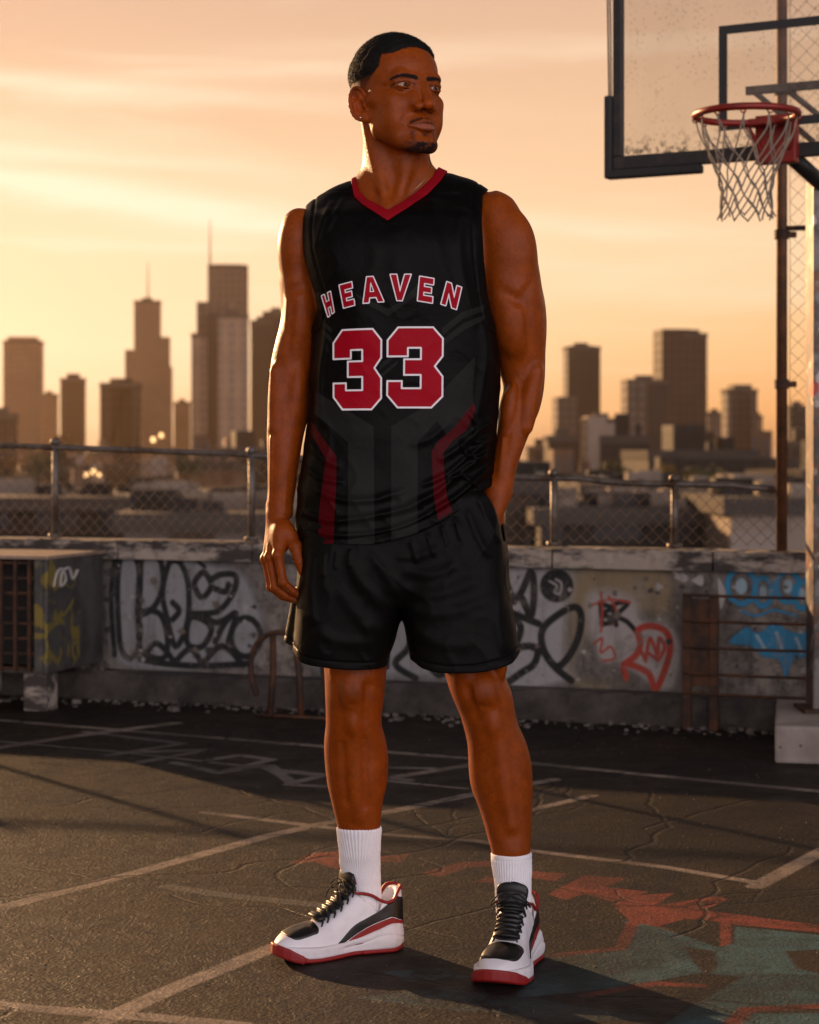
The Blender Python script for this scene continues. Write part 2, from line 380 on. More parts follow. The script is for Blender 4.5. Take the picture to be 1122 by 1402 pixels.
def nets(F, ax):
    sg = F < 0
    cnt = np.zeros(tuple(n-1 for n in F.shape), np.uint8)
    for i in (0, 1):
        for j in (0, 1):
            for k in (0, 1): cnt += sg[i:F.shape[0]-1+i, j:F.shape[1]-1+j, k:F.shape[2]-1+k]
    act = (cnt > 0) & (cnt < 8); del cnt
    idx = np.argwhere(act); ids = np.full(act.shape, -1, np.int32); ids[act] = np.arange(len(idx)); del act
    C = {}
    for i in (0, 1):
        for j in (0, 1):
            for k in (0, 1): C[i, j, k] = F[idx[:, 0]+i, idx[:, 1]+j, idx[:, 2]+k]
    P = np.zeros((len(idx), 3)); N = np.zeros(len(idx))
    cs = list(C)
    for a in cs:
        for d in range(3):
            if a[d]: continue
            b = list(a); b[d] = 1; b = tuple(b)
            fa, fb = C[a], C[b]; m = (fa < 0) != (fb < 0); t = np.where(m, fa/np.where(m, fa-fb, 1), 0)
            q = np.zeros((len(idx), 3)); q[:] = a; q[:, d] = t; P[m] += q[m]; N[m] += 1
    P /= N[:, None]
    V = np.stack([ax[d][idx[:, d]]+P[:, d]*(ax[d][idx[:, d]+1]-ax[d][idx[:, d]]) for d in range(3)], 1)
    faces = []
    for d in range(3):
        e, g = [(1, 2), (2, 0), (0, 1)][d]
        n = list(F.shape); sl0 = [slice(1, n[i]-1) for i in range(3)]; sl1 = list(sl0); sl0[d] = slice(0, n[d]-1); sl1[d] = slice(1, n[d])
        A, B = sg[tuple(sl0)], sg[tuple(sl1)]; q = np.argwhere(A != B); fl = A[tuple(q.T)]
        off = [0 if i == d else 1 for i in range(3)]; q = q+off
        def cell(de, dg):
            r = q.copy(); r[:, e] -= de; r[:, g] -= dg; return ids[r[:, 0], r[:, 1], r[:, 2]]
        f = np.stack([cell(1, 1), cell(0, 1), cell(0, 0), cell(1, 0)], 1)
        f = np.where(fl[:, None], f, f[:, ::-1]); faces.append(f)
    f = np.concatenate(faces); f = f[(f >= 0).all(1)]
    return V, f
def raw_mesh(name, v, f, mats, parent=None, smooth=True):
    me = bpy.data.meshes.new(name); v = np.asarray(v, np.float32); f = np.asarray(f, np.int32); n = len(f); w = f.shape[1]
    me.vertices.add(len(v)); me.vertices.foreach_set('co', v.ravel())
    me.loops.add(n*w); me.loops.foreach_set('vertex_index', f.ravel())
    me.polygons.add(n); me.polygons.foreach_set('loop_start', np.arange(0, n*w, w, dtype=np.int32))
    if not isinstance(mats, (list, tuple)): mats = [mats]
    for m in mats: me.materials.append(m)
    me.polygons.foreach_set('use_smooth', np.full(n, smooth))
    me.update(calc_edges=True)
    return link(bpy.data.objects.new(name, me), parent)
def vcol(o, name, fn):
    """colour attribute from positions: fn(P (n,3)) -> (n,3) or (n,4)"""
    me = o.data; n = len(me.vertices); P = np.empty(n*3, np.float32); me.vertices.foreach_get('co', P); P = P.reshape(-1, 3)
    c = fn(P); A = np.ones((n, 4), np.float32); A[:, :c.shape[1]] = c
    at = me.color_attributes.new(name, 'FLOAT_COLOR', 'POINT'); at.data.foreach_set('color', A.ravel())
# ================================================================ THE MAN
def R_(rows, dz=0):   # rows in picture rows/columns at their own depth -> metres
    return [(Z(py, yc), X(xl, yc), X(xr, yc), yc, ry) for py, xl, xr, yc, ry in rows]
def P_(px, py, y): return (X(px, y), y, Z(py, y))
def vnoise(x, y, z, seed=0):
    """smooth value noise on arrays, about -1..1"""
    x, y, z = np.broadcast_arrays(x, y, z); xi, yi, zi = np.floor(x).astype(np.int64), np.floor(y).astype(np.int64), np.floor(z).astype(np.int64)
    u, v, w = x-xi, y-yi, z-zi; u, v, w = u*u*(3-2*u), v*v*(3-2*v), w*w*(3-2*w)
    def h(a, b, c):
        n = (a*73856093) ^ (b*19349663) ^ (c*83492791) ^ (seed*2654435761); n = (n ^ (n >> 13))*1274126177; return ((n & 0xffff)/32767.5-1.0)
    r = 0
    for i in (0, 1):
        for j in (0, 1):
            for k in (0, 1): r = r+h(xi+i, yi+j, zi+k)*(u if i else 1-u)*(v if j else 1-v)*(w if k else 1-w)
    return r
def folds(paths, y0, side=-1):
    """creases along picture paths [(px,py)...], amplitude, width -> displacement on the front (or back)"""
    PP = [([(X(a, y0), Z(b, y0)) for a, b in bez(p, 4)], am, w) for p, am, w in paths]
    def f(x, y, z):
        x2, z2 = np.broadcast_arrays(x, z); r = np.zeros(x2.shape)
        x2, z2 = x2[:, 0, :], z2[:, 0, :]; acc = np.zeros(x2.shape)
        for P, am, w in PP:
            P = np.array(P); n = len(P); best = np.full(x2.shape, 1e9); tt = np.zeros(x2.shape)
            for i in range(n-1):
                a, b = P[i], P[i+1]; e = b-a; L = max(e@e, 1e-12); t = np.clip(((x2-a[0])*e[0]+(z2-a[1])*e[1])/L, 0, 1)
                d = (x2-a[0]-t*e[0])**2+(z2-a[1]-t*e[1])**2; m = d < best; best = np.where(m, d, best); tt = np.where(m, (i+t)/(n-1), tt)
            acc += am*np.exp(-best/w**2)*np.clip(4*tt*(1-tt)*1.6, 0, 1)
        msk = 1/(1+np.exp(np.clip(y*90*(-side), -30, 30)))
        return acc[:, None, :]*msk
    return f

man = empty('person'); tag(man, 'young man in black sleeveless jersey and shorts standing with one hand in his pocket', 'person')

# ---- the head's own frame: face looks along -Y, turned to his left
HS, HYAW, HPIT = 1.05, 34.0, 5.0
HM = Matrix.Translation((X(541, 0), 0.0, 1.7440)) @ Matrix.Rotation(math.radians(HYAW), 4, 'Z') @ Matrix.Rotation(math.radians(-HPIT), 4, 'X') @ Matrix.Scale(HS, 4)
HIN = np.array(HM.inverted())
def to_head(P): return P @ HIN[:3, :3].T+HIN[:3, 3]

def build_head(B):
    def a(p, k=.01, i=0.0): B.add(p, k*HS, i, M=HM)
    def c(p, k=.004, i=0.0): B.cut(p, k*HS, i, M=HM)
    a(ellip((0, .008, .034), (.074, .093, .084)), .01)
    a(ellip((0, -.036, .036), (.066, .055, .056)), .02)
    a(ellip((0, -.030, -.025), (.063, .056, .075)), .02)
    for s in (-1, 1):
        a(capsule((s*.058, .002, -.030), (s*.0515, -.018, -.070), .0160, .0150), .018)
        a(capsule((s*.0505, -.020, -.080), (s*.022, -.078, -.113), .0145, .0145), .014)
        a(capsule((s*.0665, -.018, -.018), (s*.050, -.066, -.027), .0095, .0130), .018)
        a(ellip((s*.040, -.050, -.058), (.0265, .032, .040)), .018)
        a(capsule((s*.011, -.0850, .0120), (s*.040, -.0790, .0155), .0092, .0092), .010)
        a(capsule((s*.040, -.0790, .0155), (s*.055, -.060, .0085), .0092, .0050), .012)
    a(ellip((0, -.084, -.113), (.024, .0160, .0165)), .014)
    a(ellip((0, -.071, -.078), (.034, .027, .028)), .014)
    a(ellip((0, -.036, -.093), (.036, .046, .026)), .02)
    for s in (-1, 1):                                     # eyes: socket, lids, opening
        c(ellip((s*.0345, -.0995, -.0030), (.0190, .0130, .0095)), .010)
        a(ellip((s*.0345, -.0740, -.0032), (.0178, .0160, .0150)), .004)
        c(ellip((s*.0350, -.092, -.0036), (.0182, .022, .0066), (0, s*-5, 0)), .0010)
        a(capsule((s*.0215, -.0865, .0040), (s*.0500, -.0790, .0035), .0030, .0034), .006)      # heavy upper lid fold
        prev = None                                       # crease of the upper lid and edge of the lower lid
        for t in np.linspace(-1, 1, 7):
            q = (s*.0345+t*.0155, -.0890+.0070*t*t, .0040-.0034*t*t)
            if prev: c(capsule((prev[0], prev[1]-.0016, prev[2]), (q[0], q[1]-.0016, q[2]), .0008, .0008), .0022)
            prev = q
        prev = None
        for t in np.linspace(-1, 1, 7):
            q = (s*.0345+t*.0150, -.0898+.0062*t*t, -.0085+.0038*t*t)
            if prev: a(capsule(prev, q, .0012, .0012), .0030)
            prev = q
        c(capsule((s*.022, -.091, -.0125), (s*.044, -.083, -.0170), .0016, .0012), .008)
    # nose
    a(capsule((0, -.0845, .008), (0, -.1085, -.037), .0080, .0085), .010)
    a(ellip((0, -.1105, -.0430), (.0120, .0115, .0098)), .006)
    for s in (-1, 1):
        a(ellip((s*.0160, -.0985, -.0455), (.0088, .0110, .0090)), .005)
        a(ellip((s*.0165, -.0905, -.0330), (.0090, .0090, .0130)), .009)
        a(ellip((s*.022, -.079, -.034), (.014, .012, .018)), .014)
        a(capsule((s*.0115, -.0865, -.004), (s*.0165, -.0870, -.034), .0070, .0085), .012)
        c(ellip((s*.0082, -.1045, -.0530), (.0048, .0070, .0034), (20, 0, s*20)), .002)
        c(capsule((s*.027, -.0955, -.050), (s*.039, -.0850, -.068), .0008, .0004), .010)
    # mouth
    a(ellip((0, -.0975, -.0745), (.0130, .0110, .0060)), .004)
    a(ellip((0, -.0955, -.0860), (.0150, .0120, .0074)), .004)
    for s in (-1, 1):
        a(capsule((s*.006, -.1030, -.0735), (s*.0290, -.0890, -.0792), .0052, .0018), .004)
        a(capsule((s*.006, -.1010, -.0862), (s*.0285, -.0885, -.0806), .0062, .0020), .004)
    pv = None
    for t in np.linspace(-1, 1, 11):
        q = (t*.0305, -.1120+.0215*abs(t)**1.6, -.0797-.0010*math.cos(t*6.3)*(1-abs(t)))
        if pv: c(capsule(pv, q, .0019, .0019), .0022)
        pv = q
    c(ellip((0, -.107, -.0620), (.0028, .004, .0075)), .004)
    c(ellip((0, -.1050, -.0985), (.018, .0065, .0040)), .008)
    for s in (-1, 1):                                     # ears
        Q = Matrix.Rotation(math.radians(s*-32), 4, 'Z') @ Matrix.Rotation(math.radians(-9), 4, 'X') @ Matrix.Scale(1.16, 4)
        E_ = HM @ Matrix.Translation((s*.0755, .010, -.0235)) @ Q
        B.add(ellip((s*.003, 0, 0), (.0050, .0160, .0290)), .005, M=E_)
        B.add(ellip((s*.002, -.006, -.0245), (.0050, .0080, .0085)), .004, M=E_)
        B.add(ellip((s*-.004, -.006, 0), (.008, .010, .022)), .006, M=E_)
        B.cut(ellip((s*.0105, -.0030, -.005), (.0085, .0080, .0130)), .003, M=E_)
        B.cut(ellip((s*.0105, .0035, .0125), (.0062, .0075, .0100)), .003, M=E_)
        prv = None
        for an in np.linspace(215, -75, 16):
            r = math.radians(an); q = (s*(.0068+.001*math.cos(r)), .0150*math.cos(r)-.001, .0275*math.sin(r)+.001)
            if prv: B.add(capsule(prv, q, .0028, .0028), .0018, M=E_)
            prv = q
        B.add(capsule((s*.0075, .0080, .010), (s*.0075, .0065, -.014), .0020, .0026), .002, M=E_)
        B.add(ellip((s*.0055, -.0115, -.0045), (.0045, .0038, .0060)), .003, M=E_)

# ---- neck, shoulders, trunk (shared by skin and jersey)
def trunk():
    L = []
    L.append((capsule(P_(512, 262, .035), P_(440, 304, .026), .036, .030), .03))
    L.append((capsule(P_(586, 256, .035), P_(655, 285, .024), .036, .032), .03))
    L.append((zloft(R_([(272, 480, 630, .02, .055), (285, 450, 655, .018, .072), (305, 428, 664, .012, .090), (350, 424, 664, .005, .112),
                        (400, 430, 662, .004, .114), (450, 440, 662, .004, .108), (550, 442, 658, .004, .098), (640, 436, 660, .004, .094), (720, 428, 684, .004, .1)]), .03), .03))
    return L
NECK = R_([(120, 505, 578, .020, .050), (165, 499, 584, .018, .054), (200, 497.5, 588, .016, .0565), (228, 496, 590, .018, .058), (250, 488, 600, .022, .060), (290, 470, 620, .026, .055)])
LEG_L = R_([(700, 425, 540, 0, .085), (860, 438, 538, -.005, .078), (900, 443, 531, -.008, .068), (925, 445, 529, -.012, .066), (950, 446, 527, -.014, .063), (985, 447, 523, -.006, .057), (1020, 445, 529, .008, .059),
            (1045, 446, 531.5, .012, .059), (1070, 448, 530.5, .012, .056), (1100, 455, 524, .012, .048), (1130, 462, 521, .014, .041), (1165, 466, 519, .026, .036), (1195, 469, 519, .042, .031), (1215, 477, 520, .050, .030), (1255, 482, 520, .054, .029)])
LEG_R = R_([(700, 548, 690, 0, .088), (860, 588, 694, -.02, .08), (900, 603, 691, -.032, .070), (925, 610, 693, -.042, .068), (950, 618, 702, -.048, .066), (985, 632, 708, -.045, .059), (1020, 640, 722, -.038, .061),
            (1050, 642, 729, -.036, .061), (1080, 647, 730, -.038, .057), (1110, 657, 729, -.043, .049), (1140, 666, 728, -.05, .043), (1165, 673, 727, -.056, .039), (1200, 678, 726, -.056, .034), (1235, 681, 726, -.054, .033), (1270, 682, 727, -.05, .033)])
ARM_L = R_([(288, 396, 445, .03, .036), (300, 389, 445, .03, .046), (325, 383, 442, .03, .056), (350, 381.5, 440, .03, .058), (380, 382, 437, .03, .057), (405, 384.5, 436, .028, .054), (425, 386, 436, .026, .052), (445, 383, 437, .025, .051),
            (470, 377, 436, .025, .049), (500, 371, 431, .028, .046), (530, 368, 427, .028, .047), (560, 367, 425, .022, .046), (600, 366, 416, .012, .041), (640, 367, 409, .003, .034), (670, 367, 405, -.002, .029), (692, 365.5, 402, -.005, .0265), (712, 366, 402, -.008, .025)])
ARM_R = R_([(262, 668, 690, .025, .03), (275, 655, 704, .022, .044), (300, 650, 718, .02, .056), (330, 650, 730, .02, .062), (360, 655, 737, .02, .064), (400, 661, 743, .02, .063), (430, 664, 746, .024, .061), (460, 671, 747, .03, .057),
            (490, 680, 747, .036, .051), (510, 685, 746.5, .04, .048), (530, 689, 745, .04, .046), (560, 684, 739, .034, .045), (590, 681, 727, .020, .042), (620, 677, 715, .0, .037), (645, 671, 707, -.014, .032), (665, 662, 703, -.028, .029), (682, 662, 699.5, -.036, .026), (698, 666, 692, -.042, .024), (712, 667, 686, -.046, .024), (735, 658, 682, -.05, .025), (760, 652, 678, -.05, .026)])

def make_body():
    ax = axis([(-.315, -.20, .0020), (-.20, -.145, .0030), (-.145, .095, .0017), (.095, .30, .0028)])
    ay = axis([(-.17, -.135, .003), (-.135, .03, .0018), (.03, .14, .0028)])
    az = axis([(.06, .68, .0032), (.68, .94, .0019), (.94, 1.46, .0032), (1.46, 1.60, .0024), (1.60, 1.885, .0016)])
    B = Field(ax, ay, az)
    B.add(zloft(NECK, .012), .005)
    for p, k in trunk(): B.add(p, k)
    build_head(B)
    # neck cords, throat, collarbones
    B.add(capsule(P_(503, 168, -.004), P_(531, 284, -.052), .010, .0045), .024)
    B.add(capsule(P_(566, 205, -.03), P_(542, 284, -.050), .006, .0040), .024)
    B.add(ellip(P_(554, 224, -.036), (.009, .010, .016)), .022)
    B.cut(ellip(P_(536, 285, -.080), (.008, .010, .012)), .016)
    B.add(capsule(P_(546, 292, -.054), P_(590, 282, -.03), .0060, .004), .016)
    B.add(capsule(P_(526, 292, -.054), P_(496, 287, -.03), .0060, .004), .016)
    # arms
    B.add(zloft(ARM_L, .02), .018); B.add(zloft(ARM_R, .02), .018)
    for c_, r_, ro, k in [((405, 330, .0), (.032, .032, .062), (0, 4, 0), .02), ((410, 425, -.012), (.026, .02, .060), (0, 3, 0), .015), ((402, 420, .045), (.022, .026, .06), (0, 0, 0), .015),
                          ((385, 545, .005), (.020, .026, .058), (0, 3, 0), .012), ((407, 540, -.005), (.018, .022, .060), (0, 6, 0), .012),
                          ((706, 335, -.012), (.040, .034, .066), (0, -6, 0), .02), ((702, 440, -.014), (.029, .026, .064), (0, -4, 0), .024), ((732, 440, .04), (.022, .028, .07), (0, 0, 0), .015),
                          ((723, 555, -.0), (.020, .024, .062), (0, 12, 0), .012), ((698, 560, -.006), (.017, .022, .055), (0, 6, 0), .012)]:
        B.add(ellip(P_(*c_), r_, ro), k)
    B.cut(capsule(P_(676, 470, -.045), P_(694, 526, -.012), .004, .006), .016)       # biceps edge into the elbow bend
    B.cut(capsule(P_(664, 388, -.050), P_(708, 410, -.046), .006, .004), .019); B.cut(capsule(P_(712, 412, -.044), P_(734, 385, -.036), .006, .004), .015); B.cut(capsule(P_(722, 418, -.040), P_(729, 500, -.014), .004, .003), .016); B.add(capsule(P_(735, 508, .004), P_(722, 585, -.010), .014, .011), .014)
    B.cut(capsule(P_(390, 402, -.030), P_(430, 384, -.040), .007, .006), .016); B.cut(capsule(P_(399, 415, -.034), P_(394, 480, -.026), .005, .004), .013); B.add(capsule(P_(378, 508, -.004), P_(377, 585, -.010), .012, .010), .013)
    B.cut(capsule(P_(428, 500, -.035), P_(415, 512, -.03), .004, .005), .014)
    B.add(capsule(P_(373, 600, -.018), P_(371, 688, -.020), .0035, .003), .006)      # vein and tendons of the forearms
    B.add(capsule(P_(391, 640, -.024), P_(389, 700, -.026), .0030, .003), .006)
    B.add(ellip(P_(370, 694, .004), (.008, .009, .011)), .008)
    B.add(capsule(P_(690, 600, -.024), P_(684, 668, -.050), .0035, .004), .007)
    B.add(ellip(P_(694, 676, -.028), (.010, .010, .012)), .010)
    B.add(capsule(P_(710, 560, -.012), P_(694, 645, -.036), .0028, .0028), .006)
    # hand in the pocket
    for dx, y_ in ((0, -.062), (6, -.045), (12, -.03), (14, -.014)):
        B.add(capsule(P_(670+dx*.3, 706, -.045), P_(656+dx*.5, 752, y_), .012, .011), .012)
        B.add(capsule(P_(656+dx*.5, 752, y_), P_(650+dx*.5, 800, y_-.008), .010, .008), .004)
    B.add(capsule(P_(668, 708, -.06), P_(654, 745, -.075), .011, .009), .008)
    # hanging hand: palm, thumb ball, fingers
    K = [(381, 760, -.052), (369.5, 763.5, -.032), (364.5, 766, -.010), (367, 762, .010)]
    for i, q in enumerate(K):
        B.add(capsule(P_(382-i*1.5, 705, -.012+i*.004), P_(*q), .0150, .0105-.0007*i), .012)
    B.add(ellip(P_(386, 735, -.035), (.017, .022, .030), (0, -8, 0)), .014)
    B.add(ellip(P_(398, 733, -.042), (.014, .014, .024), (0, -25, 0)), .012)
    for Lp, rr in (([(381, 760, -.052), (388, 797, -.056), (402, 809.5, -.053), (415, 817.5, -.049)], (.0104, .0092, .0080, .0068)),
                   ([(369.5, 763.5, -.032), (377, 804, -.034), (393, 816, -.034), (407, 822, -.034)], (.0102, .0092, .0080, .0068)),
                   ([(364.5, 766, -.010), (371, 804, -.012), (386, 816, -.013), (399, 821, -.014)], (.0098, .0088, .0077, .0065)),
                   ([(367, 762, .010), (373, 794, .009), (385, 803, .008), (395, 808, .008)], (.0088, .0078, .0068, .0058)),
                   ([(392, 722, -.030), (404.5, 748, -.055), (410, 769, -.063), (416.5, 786.5, -.062)], (.0150, .0122, .0102, .0085))):
        for i in range(3): B.add(capsule(P_(*Lp[i]), P_(*Lp[i+1]), rr[i], rr[i+1]), .0035 if i else .006)
        for i in (1,): B.add(ellip(P_(*Lp[i]), (rr[i]*1.12,)*3), .003)
    for q in K: B.add(ellip(P_(q[0]-2, q[1]-1, q[2]-.002), (.0085, .0085, .009)), .006)
    B.cut(ellip(P_(419.3, 784, -.0705), (.0062, .0022, .0085), (0, -20, -35)), .0012)
    # legs
    B.add(zloft(LEG_L, .02), .02); B.add(zloft(LEG_R, .02), .02)
    for c_, r_, ro, k in [((480, 946, -.068), (.023, .016, .030), (0, 0, 0), .015), ((503, 915, -.050), (.020, .022, .032), (0, -18, 0), .012), ((462, 905, -.055), (.016, .020, .034), (0, 10, 0), .012),
                          ((484, 990, -.056), (.012, .014, .022), (0, 0, 0), .014), ((511, 1042, .018), (.022, .036, .070), (0, 0, 0), .016), ((464, 1030, .016), (.019, .034, .065), (0, 0, 0), .016),
                          ((663, 948, -.106), (.024, .016, .030), (0, 6, 0), .016), ((640, 915, -.085), (.022, .022, .034), (0, 14, 0), .012), ((684, 905, -.080), (.016, .022, .036), (0, -6, 0), .012),
                          ((676, 990, -.098), (.013, .014, .022), (0, 0, 0), .014), ((664, 1045, -.026), (.020, .038, .060), (0, 8, 0), .016), ((706, 1055, -.030), (.018, .036, .060), (0, 2, 0), .016)]:
        B.add(ellip(P_(*c_), r_, ro), k)
    B.add(capsule(P_(484, 1000, -.046), P_(490, 1120, -.026), .009, .006), .013)
    B.add(capsule(P_(680, 1000, -.092), P_(700, 1130, -.088), .009, .006), .020)
    B.cut(capsule(P_(501, 1015, -.052), P_(502, 1105, -.036), .003, .002), .015); B.cut(capsule(P_(468, 1020, -.050), P_(474, 1100, -.036), .002, .001), .015)
    B.cut(capsule(P_(484, 966, -.082), P_(492, 970, -.080), .003, .003), .012); B.cut(capsule(P_(655, 968, -.118), P_(672, 970, -.120), .003, .003), .012)
    B.cut(capsule(P_(505, 940, -.075), P_(503, 985, -.066), .007, .006), .013)
    B.cut(capsule(P_(459, 930, -.078), P_(463, 975, -.068), .006, .005), .013)
    B.cut(capsule(P_(640, 945, -.112), P_(652, 985, -.108), .007, .006), .013)
    B.cut(capsule(P_(688, 935, -.112), P_(694, 975, -.104), .006, .005), .013)
    # small unevenness of skin and muscle
    def tw(x, y, z): return .0011*vnoise(x*28, y*28, z*17, 3)*np.clip((1.56-z)*10, 0, 1)+0*x
    B.disp(tw, (-1, -1, 0), (1, 1, 1.60))
    return B
# ---- skin
def skin_colour(P):
    h = to_head(P); c = np.empty((len(P), 4)); c[:, :3] = (.250, .050, .0036); c[:, 3] = 0      # alpha channel = hair darkness
    x, y, z = h[:, 0], h[:, 1], h[:, 2]; ax_ = np.abs(x); hd = (P[:, 2] > 1.55) & (np.abs(x) < .1) & (y < .13)
    n = vnoise(h[:, 0]*400, h[:, 1]*400, h[:, 2]*400, 5); n2 = vnoise(h[:, 0]*120, h[:, 1]*120, h[:, 2]*120, 9)
    def blob(cx, cy, cz, rx, ry, rz): return np.exp(-(((ax_-cx)/rx)**2+((y-cy)/ry)**2+((z-cz)/rz)**2))
    # lips
    lip = hd & (y < -.086)
    up = .0066*np.clip(1-(ax_/.0310)**2, 0, 1)+.0015*np.exp(-((ax_-.007)/.005)**2)-.0015*np.exp(-(x/.003)**2)
    lo = .0115*np.clip(1-(ax_/.0285)**2, 0, 1)
    w = np.clip((z-(-.080-lo))/.0015, 0, 1)*np.clip(((-.080+up)-z)/.0015, 0, 1)*lip
    lc = np.array((.17, .040, .018)); lc2 = np.array((.30, .085, .050)); m = (z < -.080)[:, None]
    c[:, :3] = c[:, :3]*(1-w[:, None])+np.where(m, lc2, lc)*w[:, None]
    # brows
    t = np.clip((ax_-.011)/.046, 0, 1); bz = .0105+.0052*np.sin(np.pi*(t*.70))-.0060*t**3; bw = .0056*(1-.50*t)*np.clip(t*6+.6, 0, 1)
    b = np.clip((bw-np.abs(z-bz))/.0024+.3+.40*n, 0, 1)*(ax_ > .0095)*(ax_ < .0575)*(y < -.03)*hd
    # beard: moustache, soul patch, chin, faint jaw line
    mo = np.exp(-((z+.0665-.0-.10*ax_**1.2*-1-(ax_*.35)*0+(ax_/.03)**2*.0075)/.0036)**2)*(ax_ < .029)*np.clip((ax_-.0012)/.004, 0.25, 1)*(y < -.08)*.85
    go = np.clip((-.1085+2.2*ax_**1.6*0-z+.30*np.clip(ax_-.022, 0, 1))/.0065, 0, 1)*np.exp(-(ax_/.036)**6)*np.clip((-.052-y)/.012, 0, 1)*(.95+.35*n2)
    lash = hd*(y < -.06)*np.exp(-(((ax_-.0350)/.0186)**2+((z+.0036)/.0072)**2-1)**2/.030)*np.clip((z+.0046)/.0025, 0, 1)*.95
    lash = np.maximum(lash, hd*(y < -.06)*np.exp(-(((ax_-.0350)/.0186)**2+((z+.0036)/.0072)**2-1)**2/.020)*.45)
    go2 = np.exp(-((ax_-.0265-(z+.118)*-.1)/.0055)**2)*np.clip((-.086-z)/.006, 0, 1)*np.clip((z+.128)/.01, 0, 1)*(y < -.06)*.55
    so = np.exp(-((z+.0975)/.004)**2)*np.exp(-(ax_/.007)**2)*(y < -.085)*.8
    jw = np.exp(-((z+.103-.35*np.clip(ax_-.03, 0, 1))/.014)**2)*(y < .01)*(ax_ > .024)*.16
    sb = np.exp(-((y+.016)/.010)**2)*np.exp(-((z-.004)/.022)**2)*.18*np.clip((ax_-.045)/.01, 0, 1)
    # hair on the scalp with a clean hairline and a faded side
    hl = .064-.35*np.clip(ax_-.040, 0, 1)*0
    front = hairline(x, y, z); sc = np.clip(front/.72, 0, 1)*.97*(z > -.06)
    d = np.maximum.reduce([b, lash, mo+.30*n*(mo > .1), go+.45*n*(go > .12)*(go < .9), go2+.2*n*(go2 > .1), so+.2*n*(so > .1), jw, sb+.2*n*(sb > .1), sc])
    c[:, 3] = np.clip(d, 0, 1)*hd
    # a little redness: ears, nose, cheeks; darker eye sockets and lids
    red = (.5*blob(0, -.115, -.045, .012, .012, .01)+.6*blob(.083, .01, -.02, .012, .02, .03))*hd
    c[:, :3] *= 1+red[:, None]*np.array((.35, .02, -.05))
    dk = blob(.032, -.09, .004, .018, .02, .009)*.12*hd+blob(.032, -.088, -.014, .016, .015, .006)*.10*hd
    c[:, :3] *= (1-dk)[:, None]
    # moles and blemishes on cheek
    for q in ((-.052, -.062, -.040), (-.058, -.05, -.050), (-.040, -.080, -.058), (-.062, -.04, -.012), (-.049, -.07, -.010), (-.045, -.072, -.066), (-.038, -.08, -.078)):
        c[:, :3] *= (1-.55*np.exp(-((x-q[0])**2+(z-q[2])**2)/.0010**2)*np.exp(-((y-q[1]+.004)/.012)**2)*hd)[:, None]
    # nails
    for q in ((418.3, 784, -.0705),):
        p = np.array(P_(*q)); w = np.exp(-(((P-p)/np.array((.0058, .006, .0075)))**4).sum(1)); c[:, :3] = c[:, :3]*(1-w[:, None])+np.array((.36, .16, .09))*w[:, None]
    # elbows, knees and knuckles a little darker
    for q, r in (((480, 948, -.08), .035), ((663, 950, -.12), .035), ((388, 797, -.06), .008), ((410, 769, -.07), .008), ((377, 804, -.03), .008)):
        p = np.array(P_(*q)); c[:, :3] *= (1-.22*np.exp(-((P-p)**2).sum(1)/r**2))[:, None]
    return c
def hair_in(x, y, z):
    """how far inside the hairline a point of the scalp lies (m), and the fade down the sides (0..1)"""
    ax_ = np.abs(x); n = .0012*vnoise(x*260, y*260, z*260, 6)
    st = z-.0745+.0125*np.clip(ax_/.045, 0, 1)**2; ss = ((y+.050)-1.05*np.clip(.040-z, 0, 1))/1.35
    return np.maximum(st, ss)+n, np.clip((z+.030)/.075, 0, 1)**1.5
def hairline(x, y, z):
    i, f = hair_in(x, y, z); sf = .003+.014*np.clip((.036-z)/.03, 0, 1); return np.clip(i/sf+.5*.003/sf, 0, 1)*f
m = Mat('skin', rough=.42); m.set('Subsurface Weight', .06); m.set('Subsurface Radius', (.02, .006, .003)); m.set('Subsurface Scale', .4)
at = m.n('ShaderNodeVertexColor'); at.layer_name = 'tone'
mo_ = m.noise(34, 5, .6); c1 = m.mix(m.ramp(mo_, [(.3, 0), (.72, 1)]), (.80, .76, .72), (1.14, 1.12, 1.10))
c1 = m.mix(1.0, c1, m.mix(m.ramp(m.noise(110, 4, .65, 1.5), [(.35, 0), (.65, 1)]), (.84, .82, .80), (1.08, 1.07, 1.05)), 'MULTIPLY'); c2 = m.mix(1.0, at.outputs['Color'], c1, 'MULTIPLY')
c3 = m.mix(at.outputs['Alpha'], c2, (.010, .006, .0045)); m.col(c3)
m.rough(m.math('ADD', m.ramp(m.noise(60, 4, .6), [(.3, .32), (.7, .48)]), m.math('MULTIPLY', at.outputs['Alpha'], .45)))
m.set('Specular IOR Level', .17)
pb = m.bump(m.voro(620), .22, .0008); m.bump(m.noise(190, 5, .75), .32, .0016, m.bump(m.noise(60, 3, .6, 2.0), .25, .0020, pb))
SKIN = m.m
body = make_body().mesh('body', SKIN, man)
vcol(body, 'tone', skin_colour)

